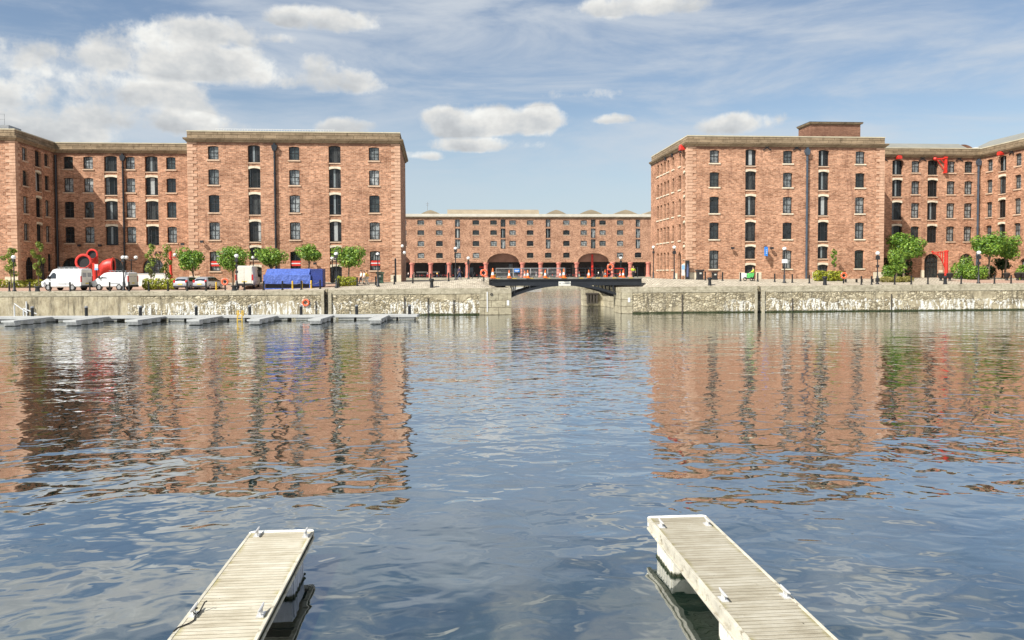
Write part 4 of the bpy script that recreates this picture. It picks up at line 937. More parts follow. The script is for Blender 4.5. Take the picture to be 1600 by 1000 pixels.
# ================================================================== FAR LEFT FLOATING WALKWAY
FW = thing('floating_walkway', 'long pale floating walkway moored along the left dock wall', 'pontoon', (-3., 77.9, 0), -.06)
m = MB(); m.box(-62, 0, 0, 1.9, .44, .50); m.build('decking', mat('pale_decking', (.40, .41, .40), .8, 0, .15, 2.), FW)
m = MB(); m.box(-62, 0, -.03, -.001, .30, .508).box(-62, 0, 1.901, 1.93, .3, .508).box(0.001, .03, 0, 1.9, .3, .508); m.build('edge_beam', mat('pale_edge', (.42, .43, .42), .7, 0, .15, 2.), FW)
m = MB(); k = 0; x = -.3
while x > -61: m.box(x-1.5, x, .1, 1.8, -.2, .43); x -= 2.35 if (k % 2) else 1.75; k += 1
m.build('float', FLOATG, FW)
fx = [-6.25, -11.6, -17., -22.3, -27.7, -33.1, -38.5, -43.9]
fl = ['finger pontoon nearest the bridge end of the left floating walkway, below the two strollers', 'finger pontoon of the left walkway just right of the wall life ring', 'finger pontoon of the left walkway just right of the yellow ladder', 'finger pontoon of the left walkway just left of the yellow ladder', 'finger pontoon of the left walkway below the round-topped shrub hedge', 'finger pontoon of the left walkway below the gap between the two white vans', 'leftmost whole finger pontoon of the left walkway', 'finger pontoon of the left walkway cut by the left edge of the picture']
def finger():
    r = thing('finger_pontoon', '', 'pontoon', (0, 0, 0), 0, 'finger pontoons of the left floating walkway')
    m = MB(); m.box(-.5, .5, -6.4, -.04, .40, .50); m.build('decking', mat('pale_decking', (.40, .41, .40)), r)
    m = MB(); m.prism([(-.56, -6.44), (.56, -6.44), (.56, -6.3), (-.56, -6.3)], 'z', .36, .51).box(-.55, -.501, -6.3, -.04, .40, .51).box(.501, .55, -6.3, -.04, .40, .51); m.build('edge_beam', mat('pale_edge', (.42, .43, .42)), r)
    for y in (-6.25, -4.2, -2.15):
        m = MB(); m.prism([(y, .39), (y+1.05, .39), (y+.9, -.15), (y+.25, -.15)], 'x', -.46, .46); m.build('float', float_mat('white_float', True, (.60, .60, .57)) if y < -6.2 else bpy.data.materials['white_float'], r)
    return r
f0 = finger()
for i, x in enumerate(fx):
    Y = 77.85-.06*(x+3); 
    if i == 0: f0.location = (x, Y, 0); f0.rotation_euler.z = -.04; f0['label'] = fl[0]
    else: dup(f0, (x, Y, 0), -.04, fl[i])
def pile():
    r = thing('mooring_pile', '', 'post', (0, 0, 0), 0, 'short posts on the left floating walkway')
    m = MB(); m.lathe([(.15, 0), (.15, .82)], n=10); m.build('shaft', IRON, r); m = MB(); m.lathe([(.17, .82), (.17, .92), (.08, .98)], n=10); m.build('cap', GREY, r); return r
p0 = pile(); pls = [(640, 'short post at the bridge end of the left floating walkway'), (557, 'short post on the left floating walkway below the strollers'), (469, 'short post on the walkway just left of the wall life ring'), (387, 'short post on the walkway right of the yellow ladder'), (301, 'short post on the walkway below the silver car nearest the hedge'), (210.6, 'short post on the walkway below the smaller white van'), (122, 'short post on the walkway below the high-roofed white van'), (33, 'short post on the walkway at the far left beside the white gangway frame')]
for i, (px, l) in enumerate(pls):
    Y = 79.4; X = gx(px, Y, 488); Y = 77.9-.06*(X+3)+1.3
    if i == 0: p0.location = (X, Y, .5); p0['label'] = l
    else: dup(p0, (X, Y, .5), 0, l)
X = gx(373, 77.5, 495); m = MB()
for s in (-.22, .22): m.sweep([(X+s, 77.85, -.5), (X+s, 77.85, 1.0), (X+s, 78.3, 1.05), (X+s, 78.35, .5)], .05, 6)
for z in (-.1, .15, .4, .7): m.box(X-.22, X+.22, 77.8, 77.9, z, z+.06)
tag(m.build('boarding_ladder', YELLOW), 'yellow boarding ladder on the front edge of the left floating walkway', 'ladder')
X = gx(20, 86, 480); m = MB()
for x, h in ((0, 1.1), (.9, .8), (1.2, 1.5)): m.sweep([(X+x, 86.3, .2), (X+x, 86.3, .3+h)], .07, 6)
m.bar((X, 86.3, 1.6), (X+1.3, 86.3, .6), .09).bar((X+.9, 86.3, 1.1), (X+2.2, 86.3, .5), .09)
tag(m.build('gangway_frame', WHITE), 'peeling white gangway frame against the dock wall at the far left', 'gangway')

# ================================================================== QUAYSIDE FURNITURE
def bollard():
    r = thing('bollard', '', 'bollard', (0, 0, 0), 0, 'black posts along the dock edge')
    m = MB(); m.lathe([(.085, -.05), (.085, .9), (.10, .92), (.10, .97), (.05, 1.0)], n=10); r2 = m.build('shaft', IRON, r, smooth=True)
    m = MB(); m.lathe([(.13, -.05), (.13, .08), (.1, .12)], n=10); m.build('base', IRON, r); return r
B0 = bollard()
bl = [(14, 'bollard left of the leftmost lamp post'), (46, 'bollard between the leftmost lamp and the low hedge, under the slim tree'), (77.6, 'bollard in front of the nose of the high-roofed white van'), (109, 'bollard in front of the middle of the high-roofed white van'), (140, 'bollard in the gap between the two white vans'), (171, 'bollard in front of the middle of the smaller white van'), (201, 'bollard at the tail of the smaller white van'), (232, 'bollard in front of the left end of the round shrub hedge'), (262, 'bollard in front of the right end of the round shrub hedge'),
      (292, 'bollard in front of the left silver hatchback'), (321.5, 'bollard in front of the right silver hatchback'), (381.5, 'bollard in front of the tail of the box van'), (411.5, 'bollard at the left end of the blue tarpaulin stall'), (441, 'bollard in front of the left half of the blue stall'), (470.5, 'bollard in front of the right half of the blue stall'), (500, 'bollard at the dark end of the blue stall'), (529, 'bollard at the left end of the yellow-green hedge by the strollers'), (558, 'bollard just left of the three strollers'), (587, 'bollard between the strollers and the dark bin'), (616, 'bollard beside the tall iron post at the warehouse corner'), (645, 'bollard right of the warehouse corner, first of those on the ramp'), (673, 'bollard on the ramp behind the squat mooring post'), (701, 'bollard on the ramp nearest the walking man')]
br = [(1102, 'bollard between the two black litter bins'), (1129, 'bollard just right of the second litter bin'), (1157, 'bollard left of the green handcart'), (1184, 'bollard just right of the man with the handcart'), (1210.5, 'bollard under the blue hanging sign'), (1238, 'bollard right of the lamp post with the white box'), (1264.6, 'bollard left of the yellow hedge beside the drainpipe'), (1346, 'bollard right of the orange life ring, before the low benches'), (1362, 'slim post between the low benches and the corner lamp'), (1398, 'bollard in front of the olive mounds of shrub'), (1424, 'bollard right of the olive mounds'), (1450, 'bollard in front of the arched doorway'), (1502, 'bollard right of the red jib crane, before the bright bushes'), (1554, 'bollard between the right-hand lamp and the twin trees'), (1580, 'rightmost bollard, below the twin trees')]
bz = []
for i, (px, l) in enumerate(bl+br):
    Y = 88.4 if i % 1 == 0 else 88; 
    if 480 < px < 640: Y = 88.4+2.2*min(1, (px-480)/60)
    elif 640 < px < 705: Y = 91
    elif 1090 < px < 1280: Y = 90.8 if px < 1200 else 90.8-(px-1200)*.015
    X = gx(px, Y); z = gz(X, Y)
    if i == 0: B0.location = (X, Y, z); B0['label'] = l
    else: dup(B0, (X, Y, z), 0, l)
    bz.append((X, Y, z))
# sagging chains between neighbouring bollards of the left quay
for (a, b) in zip(bz[13:19], bz[14:20]):
    m = MB(); m.sweep([(a[0]+(b[0]-a[0])*t, a[1], a[2]+.8-.25*(1-(2*t-1)**2)) for t in [k/8 for k in range(9)]], .022, 5)
    tag(m.build('chain', IRON), 'black chain hanging between two bollards of the left quay', 'chain', 'chains between the bollards')
def moor():
    r = thing('mooring_bollard', '', 'mooring post', (0, 0, 0), 0, 'squat mooring posts on the dock edge')
    m = MB(); m.lathe([(.22, 0), (.20, .15), (.17, .55), (.22, .72), (.30, .80), (.28, .92), (.12, .98)], n=12); m.build('shaft', IRON, r, smooth=True); return r
M0 = moor()
for i, (px, l, s) in enumerate([(674.5, 'squat mooring post standing alone on the cobbled ramp', 1), (58, 'squat mooring post at the far left between two bollards', .7), (365.5, 'mushroom mooring post in front of the box van', .8), (1109, 'mooring post in front of the first pair of litter bins', .95), (1289, 'mooring post in front of the yellow hedge', 1.05), (1477, 'mooring post in front of the red jib crane', 1)]):
    Y = 87.9; X = gx(px, Y)
    if i == 0: M0.location = (X, Y, gz(X, Y)); M0['label'] = l
    else: dup(M0, (X, Y, gz(X, Y)), 0, l, (s if px not in (58, 365.5) else 1.3, s, s if px not in (58, 365.5) else .6))
Y0 = thing('yellow_bollard', 'yellow post beside the right silver hatchback', 'bollard', (0, 0, 0), 0, 'yellow posts by the parked vehicles')
m = MB(); m.lathe([(.09, 0), (.09, .85), (.06, .9)], n=10); m.build('shaft', YELLOW, Y0)
for i, (px, l) in enumerate([(337.6, ''), (456.8, 'yellow post in front of the middle of the blue stall'), (471.5, 'yellow post half hidden by a black bollard before the blue stall'), (486, 'yellow post at the seam of the blue stall')]):
    Y = 90.2; X = gx(px, Y)
    if i == 0: Y0.location = (X, Y, gz(X, Y))
    else: dup(Y0, (X, Y, gz(X, Y)), 0, l)

def lamp(label, px, Y, ytop, heads=1, boxes=(), mat_=None, slim=False, group='lamp posts on the quays'):
    X = gx(px, Y); z = gz(X, Y); zt = at(px, ytop, Y)[1]; H = zt-z; M = mat_ or IRON
    r = thing('street_lamp', label, 'lamp post', (X, Y, z), 0, group)
    m = MB(); m.lathe([(.2, 0), (.2, .12), (.13, .2), (.12, .9), (.07, 1.0), (.055, H-.55), (.08, H-.5), (.05, H-.45), (.05, H-.36)], n=10)
    m.build('post', M, r, smooth=True)
    if heads == 1: hs = [(0, H-.22)]
    else:
        hs = [(-.55, H-.2), (.55, H-.2)]; m = MB(); m.sweep([(-.55, 0, H-.42), (-.4, 0, H-.5), (0, 0, H-.5), (.4, 0, H-.5), (.55, 0, H-.42)], .04, 6); m.build('arm', M, r)
    for hx, hz in hs:
        m = MB(); m.lathe([(.05, -.2), (.13, -.17), (.22, -.06), (.24, .04), (.19, .16), (.08, .22)], hx, 0, hz, 12); g = m.build('globe', GLOBE, r, smooth=True)
        m = MB(); m.lathe([(.10, -.3), (.12, -.2), (.06, -.16)], hx, 0, hz, 8); m.lathe([(.09, .21), (.03, .27)], hx, 0, hz, 8); link('cap', m.mesh('cap', M), g)
    for bzz, s in boxes:
        m = MB(); m.box(-.17*s, .17*s, -.17, .13, bzz-.2*s, bzz+.2*s); m.build('floodlight', BLACK, r, bevel=.02)
    return r
lamp('leftmost black lamp post, its globe before the slim tree', 22, 89.3, 399, boxes=[(3.3, .8)])
lamp('black lamp post in front of the tail of the smaller white van', 193, 90.5, 399.5, boxes=[(3.3, .9), (2.2, .6)])
lamp('twin-globed lamp post behind the smaller white van', 205.6, 99, 400, 2)
lamp('lamp post with floodlight boxes beside the box van', 370, 90, 397, boxes=[(3.3, .9), (2.0, .7), (2.7, .6)])
lamp('lamp post half hidden behind the tree right of the box van', 396, 100, 400)
lamp('lamp post in front of the tree by the yellow-green hedge', 525.6, 89.5, 394, boxes=[(3.5, 1)])
lamp('slim lamp post behind the tree beside the loading slot', 519.5, 100.5, 401)
lamp('lamp post in front of the window with the red strip, right of the strollers', 590.6, 89.5, 394, boxes=[(3.6, 1.1)])
lamp('tall lamp post beside the walking man', 712, 105, 386, boxes=[(3.9, 1.1)])
lamp('short lamp post right of the walking man', 732, 107, 401, boxes=[(2.3, 1)])
lamp('lamp post at the passage corner of the right warehouse', 1053.5, 101.5, 384, boxes=[(3.5, 1.1)])
lp = lamp('lamp post with a white box in front of the ground floor window', 1225.5, 90, 386, boxes=[(3.8, .8)])
m = MB(); m.box(-.28, .28, -.2, .1, 2.3, 2.75); m.build('control_box', WHITE, lp)
lamp('lamp post in front of the right warehouse corner stones', 1371, 89.5, 393, boxes=[(3.1, 1.2), (2.1, .7), (.5, 1.1)])
lamp('rightmost lamp post, before the bright green bushes', 1529, 89.5, 392, boxes=[(3.1, 1.1), (2.4, .8)])
lamp('lamp post behind the right end of the bridge', 970, 106, 400.5, boxes=[(2.9, 1.0), (2.2, .8)])
lamp('lamp post beside the passage near the right warehouse', 1021, 112, 384, boxes=[(3.8, .8)])
rl_ = lamp('ornate red lamp post with white globes behind the young trees', 267, 98.5, 396, 2, mat_=RED)
m = MB(); m.lathe([(.22, 0), (.2, 1.2), (.26, 1.3), (.16, 1.5), (.14, 2.9), (.24, 3.1), (.12, 3.4), (.2, 4.0), (.05, 4.35)], n=12); m.build('ornament', RED, rl_, smooth=True)
# wall lanterns at the corner of the left warehouse
for px, py in ((629, 380), (633.5, 389)):
    pass
r = thing('wall_lantern', 'pair of white globes on brackets at the passage corner of the left warehouse', 'lantern', (-5.97, 103.4, 7.2))
m = MB(); m.bar((0, 0, .0), (.35, -.1, .15), .05).bar((0, 0, .75), (.2, -.3, .9), .05); m.build('bracket', IRON, r)
m = MB(); m.ball(.42, -.12, 0, .22, 10).ball(.18, -.35, .85, .2, 10); m.build('globe', GLOBE, r, smooth=True)
def spot(px, py, Y, label):
    x, z = at(px, py, Y); r = thing('wall_floodlight', label, 'floodlight', (x, Y-.02, z), 0, 'small floodlights on the warehouse fronts')
    m = MB(); m.bar((0, 0, 0), (.0, -.3, .06), .06); m.build('bracket', IRON, r); m = MB(); m.box(-.2, .2, -.55, -.28, -.12, .16); m.build('housing', BLACK, r); return r
for a in ((287, 382, 103, 'black floodlight left of the first ground floor window of the left block'), (317, 378, 103, 'floodlight above the corner stones of the left block, nearest the recess'), (493, 412, 103, 'black floodlight above the dark end of the blue stall'), (1143, 388, 103, 'floodlight on the brick left of the first loading slot of the right block'), (1204, 388, 103, 'floodlight on the brick just right of the blue hanging sign'), (126, 384, 113, 'small floodlight on the recess left of the red cowls, under a window'), (158, 384, 113, 'small floodlight on the recess above the red cowls')):
    spot(*a)
x, z = at(1193.5, 394, 103); r = thing('hanging_sign', 'blue sign hanging from a bracket on the right warehouse front', 'sign', (x, 102.97, z))
m = MB(); m.bar((0, .0, .75), (0, -1.05, .75), .05).bar((0, 0, 1.05), (0, -1., .76), .03); m.build('bracket', IRON, r)
m = MB(); m.box(-.2, .2, -.95, -.2, -.55, .7) if False else m.prism([(-.22, -.5), (.16, -.56), (.18, .68), (-.18, .72)], 'y', -.9, -.84); m.box(-.05, .0, -.83, -.2, -.5, .68); p = m.build('board', BLUES, r)
m = MB(); m.box(-.1, .08, -.915, -.903, -.2, -.1).box(-.1, .08, -.915, -.903, .05, .12).box(-.1, .04, -.915, -.903, .25, .32); link('white_marks', m.mesh('white_marks', WHITE), p)
# tall iron post, bins, planters, benches, notice boards
X = gx(618, 101); m = MB(); m.lathe([(.14, 0), (.12, .2), (.11, 2.9), (.05, 3.0)], n=10); tag(m.build('iron_post', IRON, loc=(X, 101, gz(X, 101))), 'tall plain black iron post at the corner of the left warehouse', 'post')
def bin_(px, Y, label, s=1., mm=None):
    X = gx(px, Y); r = thing('litter_bin', label, 'bin', (X, Y, gz(X, Y)), 0, 'litter bins by the warehouses'); mm = mm or BLACK
    m = MB(); m.prism([(-.36*s, 0), (.36*s, 0), (.30*s, .3), (.32*s, .95*s), (-.32*s, .95*s), (-.30*s, .3)], 'y', -.3*s, .3*s); m.build('body', mm, r, bevel=.02)
    m = MB(); m.box(-.42*s, .42*s, -.36*s, .36*s, .96*s, 1.12*s); m.build('lid', mm, r, bevel=.03)
    m = MB(); m.box(-.13, .13, -.305*s, -.301*s, .62*s, .8*s); m.build('aperture', mat('bin_label', (.55, .55, .5)), r); return r
bin_(1093.3, 98.5, 'larger black litter bin by the corner stones of the right warehouse', 1.15); bin_(1116.6, 98.5, 'smaller black litter bin below the first ground floor window', .95)
bin_(594, 98, 'dark green bin right of the strollers', 1.2, mat('dark_green_plastic', (.03, .07, .045), .5)); 
X = gx(1073.6, 102.4); r = thing('notice_board', 'tall dark poster board with a figure on it beside the corner of the right warehouse', 'sign', (X, 102.3, gz(X, 102.3)))
m = MB(); m.box(-.28, .28, -.06, .06, 0, 2.5); m.build('board', BLACK, r); m = MB(); m.prism([(-.12, .3), (.1, .3), (.13, 1.0), (.15, 1.6), (.02, 2.1), (-.1, 1.6)], 'y', -.075, -.062); m.build('figure_print', mat('poster_blue', (.10, .13, .25), .5, 0, .6, 4.), r)
X = gx(1066, 102.6); r = thing('notice_board', 'white and blue information panel left of the dark poster board', 'sign', (X, 102.2, gz(X, 102.2)))
m = MB(); m.box(-.2, .2, -.04, .04, .5, 2.0); m.build('board', WHITE, r); m = MB(); m.box(-.2, .2, -.055, -.042, 1.3, 1.85); m.build('blue_panel', mat('pale_blue', (.25, .48, .75)), r); m = MB(); m.box(-.03, .03, -.03, .03, 0, .5); m.build('post', IRON, r)
X = gx(746, 94); r = thing('sandwich_board', 'two dark leaning boards beside the life ring left of the bridge', 'sign', (X, 94, gz(X, 94)))
m = MB()
for o in (-.35, .35): m.prism([(o-.35, 0), (o-.28, 0), (o+.12, .8), (o+.05, .8)], 'y', -.4, .4)
m.build('board', BLACK, r)
for i, (px, l) in enumerate([(1470, 'black planter left of the red crane foot'), (1484, 'black planter right of the red crane foot'), (1573, 'round black planter below the twin trees'), (1590, 'left of the two black planters at the right edge'), (1597.5, 'right of the two black planters at the right edge')]):
    Y = 97; X = gx(px, Y); r = thing('planter', l, 'planter', (X, Y, gz(X, Y)), 0, 'black planters on the right quay')
    m = MB(); m.lathe([(.14, 0), (.2, .08), (.12, .2), (.34, .5), (.42, .85), (.46, .9), (.4, .92)], n=12); m.build('bowl', BLACK, r, smooth=True)
    m = MB(); m.lathe([(.38, .93), (.25, 1.02), (.1, 1.05)], n=8); m.build('soil', mat('soil', (.05, .04, .03)), r)
for px, l in ((1330, 'brown slatted bench nearest the life ring'), (1355, 'brown slatted bench left of the corner lamp post')):
    Y = 95; X = gx(px, Y); r = thing('bench', l, 'bench', (X, Y, gz(X, Y)), 0, 'low benches on the right quay'); WD = mat('bench_timber', (.28, .15, .09), .7)
    m = MB()
    for k in range(3): m.box(-.85, .85, -.2+k*.14, -.09+k*.14, .42, .46)
    m.build('seat', WD, r)
    for s in (-.7, .7): m = MB(); m.box(s-.04, s+.04, -.18, .2, 0, .42); m.build('leg', IRON, r)
# white hoarding behind the round hedge
X0, X1 = gx(209, 98), gx(264, 98); r = thing('hoarding', 'plain white hoarding wall behind the round shrub hedge', 'hoarding', ((X0+X1)/2, 98, gz(X0, 98)))
m = MB(); m.box(-(X1-X0)/2, (X1-X0)/2, 0, .12, 0, 1.45); m.build('panel', mat('cream_white_paint', (.80, .78, .72), .7, 0, .06, 1.), r); m = MB(); m.box(-(X1-X0)/2-.03, (X1-X0)/2+.03, -.04, .16, 1.45, 1.5); m.build('rail', WHITE, r)

# ================================================================== RED VENTILATION COWLS AND CRANES
def cowl(label, base, pts, rad, ring_c, ring_n, R):
    r = thing('ventilation_cowl', label, 'ship cowl', base, 0, 'red ship ventilation cowls')
    P = [Vector(p) for p in pts]; m = MB(); m.sweep(P, rad, 20, False); 
    body = m.build('funnel', RED, r, smooth=True)
    n = Vector(ring_n).normalized(); c = Vector(ring_c)
    u = n.orthogonal().normalized(); w = n.cross(u)
    t = MB(); k = 28; rr = R*.115
    i = 0
    for a in range(k):
        A = 2*pi*a/k
        for b in range(8):
            B = 2*pi*b/8; q = R+rr*1.6*cos(B); t.v.append(tuple(c+(u*cos(A)+w*sin(A))*q+n*rr*sin(B)))
    for a in range(k):
        for b in range(8): t.f.append((a*8+b, a*8+(b+1) % 8, ((a+1) % k)*8+(b+1) % 8, ((a+1) % k)*8+b)); t.mi.append(0)
    link('rim', t.mesh('rim', RED, smooth=True), body)
    g = MB(); g.face([tuple(c-n*.12+(u*cos(2*pi*a/k)+w*sin(2*pi*a/k))*R*.97) for a in range(k)])
    link('grille', g.mesh('grille', mat('black_mesh_grille', (.018, .018, .02), .8, 0, .6, 30.), recalc=False), body)
    return r
YC = 99.
def P_(px, py, Y=YC): x, z = at(px, py, Y); return x, z
gzc = 3.5
x1, z1 = P_(133, 409.5); xb, _ = P_(141, 445)
cowl('large red cowl with a round black mouth, front left of the three', (xb, YC, gzc), [(0, 0, -.1), (-.02, 0, 1.4), (-.12, .08, 2.1), (x1-xb+.25, .15, z1-gzc-.62), (x1-xb+.05, .05, z1-gzc-.2), (x1-xb, -.35, z1-gzc)], [.19, .21, .30, .48, .72, .86], (x1-xb, -.42, z1-gzc), (.02, -1, .05), .84)
x1, z1 = P_(146.8, 398, YC+2.5); cowl('red cowl with the smaller black mouth, standing tallest behind the other two', (x1+.15, YC+2.5, gzc), [(0, 0, -.1), (0, 0, 3.0), (0, 0, z1-gzc-.9), (-.06, -.02, z1-gzc-.45), (-.12, -.25, z1-gzc-.1), (-.15, -.45, z1-gzc)], [.34, .34, .34, .42, .55, .6], (-.15, -.5, z1-gzc), (0, -1, .03), .6)
x1, z1 = P_(177.5, 415.5); xb, _ = P_(160.5, 445); D_ = x1-xb; H_ = z1-gzc
cowl('wide red cowl bent towards the right, its mouth seen edge-on', (xb, YC-.2, gzc), [(0, 0, -.1), (0, 0, .6), (.0, 0, H_-1.15), (.08, 0, H_-.75), (.3, 0, H_-.38), (.62, 0, H_-.12), (.95, .05, H_), (D_, .1, H_)], [.34, .36, .42, .55, .72, .83, .88, .89], (D_, .1, H_), (.985, .16, 0), .87)
X = gx(151, 98.2); r = thing('parking_sign', 'small white and blue sign on a thin pole between the red cowls', 'sign', (X, 98.2, gz(X, 98.2)))
m = MB(); m.box(-.03, .03, -.03, .03, 0, 2.1); m.build('post', IRON, r); m = MB(); m.box(-.2, .2, -.05, -.03, 1.9, 2.6); m.k = 1; m.box(-.2, .2, -.062, -.052, 1.9, 2.12); m.build('board', [WHITE, mat('pale_blue', (.25, .48, .75))], r)
# ground crane on the right quay
YJ = 101.; xp, _ = P_(1478.5, 430, YJ); zg = 3.55; zt = P_(1478, 391, YJ)[1]; xt, ztip = P_(1457.5, 393.5, YJ)
r = thing('jib_crane', 'red cast iron jib crane with a pierced bracket beside the arched doorway', 'crane', (xp, YJ, zg), 0, 'red cast iron cranes')
m = MB(); H = zt-zg; m.lathe([(.42, 0), (.42, .12), (.30, .2), (.30, .4), (.38, .45), (.38, .55), (.22, .62), (.2, H-.25), (.26, H-.2), (.26, H-.05), (.1, H)], n=12); m.build('post', RED, r, smooth=True)
m = MB(); L = xp-xt; n = 12; up, lo = [], []
for k in range(n+1):
    t = k/n; up.append((-L*t, (ztip-zg)-.0+(.12)*(1-t)-.12*t*(1-t))); lo.append((-.15-(L-.15)*t, (ztip-zg)-.15-2.1*(1-t)**2.4))
for k in range(n): m.prism([up[k], up[k+1], (up[k+1][0], up[k+1][1]-.12), (up[k][0], up[k][1]-.12)], 'y', -.09, .09).prism([lo[k], lo[k+1], (lo[k+1][0], lo[k+1][1]-.14), (lo[k][0], lo[k][1]-.14)], 'y', -.09, .09)
for k in range(0, n-1): 
    x = -.25-k*.155; t = -x/L
    za = ztip-zg-.12+.12*(1-t)-.12*t*(1-t); tt = max(0, (-x-.15)/(L-.15)); zb = ztip-zg-.15-2.1*(1-tt)**2.4
    if za-zb > .12 and k % 2 == 0: m.prism([(x-.05, zb), (x+.05, zb), (x+.05, za), (x-.05, za)], 'y', -.05, .05)
    if False: m.prism([(x-.16, (za+zb)/2-.05), (x+.02, (za+zb)/2-.05), (x+.02, (za+zb)/2+.05), (x-.16, (za+zb)/2+.05)], 'y', -.045, .045)
m.build('bracket', RED, r)
m = MB(); m.sweep([(-L+.05, 0, ztip-zg), (-L-.12, 0, ztip-zg-.02)], .12, 8); m.build('pulley', RED, r)
# small wall crane high on the recess
YJ = 111.2; xp, zt = P_(1477.3, 245.5, YJ); _, zb = P_(1477, 270.5, YJ); xt, ztp = P_(1461, 248, YJ)
r = thing('jib_crane', 'small red wall crane under the cornice of the recessed right wing', 'crane', (xp, YJ, zb), 0, 'red cast iron cranes'); H = zt-zb; L = xp-xt
m = MB(); m.box(-.2, .2, -.15, .28, 0, .22).box(-.12, .22, -.12, .1, .22, H-.1).box(-.25, .25, -.2, .28, H-.18, H+.05); m.build('post', RED, r)
m = MB(); m.bar((0, 0, H-.2), (-L, 0, H-.28), .16, .2).bar((-.05, 0, .3), (-L*.85, 0, H-.35), .12, .12).bar((-.1, 0, H*.6), (-L*.45, 0, H-.35), .1, .1); m.build('bracket', RED, r)
m = MB(); m.ball(-L, 0, H-.25, .26, 10); m.build('pulley', RED, r)

# ================================================================== VEHICLES
def loft(m, st, close=True):
    """st: (y, w, zb, zbelt, wr, zr): ring at each station"""
    i = len(m.v); K = 12
    for y, w, zb, zl, wr, zr in st:
        ring = [(-w*.86, zb), (-w, zb+.12), (-w, zl-.02), (-w*.985, zl+.03), (-wr, zr-.07), (-wr*.86, zr), (wr*.86, zr), (wr, zr-.07), (w*.985, zl+.03), (w, zl-.02), (w, zb+.12), (w*.86, zb)]
        m.v += [(x, y, z) for x, z in ring]
    for k in range(len(st)-1):
        for j in range(K): m.f.append((i+k*K+j, i+k*K+(j+1) % K, i+(k+1)*K+(j+1) % K, i+(k+1)*K+j)); m.mi.append(m.k)
    m.f += [tuple(i+j for j in range(K)), tuple(i+(len(st)-1)*K+j for j in range(K-1, -1, -1))]; m.mi += [m.k]*2
def wheels(r, w, ys, R):
    for y in ys:
        for s in (-1, 1):
            m = MB(); m.sweep([(s*(w-.22), y, R), (s*(w-.2), y, R), (s*(w-.01), y, R), (s*(w+.005), y, R)], [R*.9, R, R, R*.9], 18); t = m.build('wheel', TYRE, r, smooth=True)
            m = MB(); m.sweep([(s*(w+.006), y, R), (s*(w+.018), y, R)], [R*.62, R*.58], 12); link('rim', m.mesh('rim', RIMM), t)
def flat(m, pts): m.face(pts)
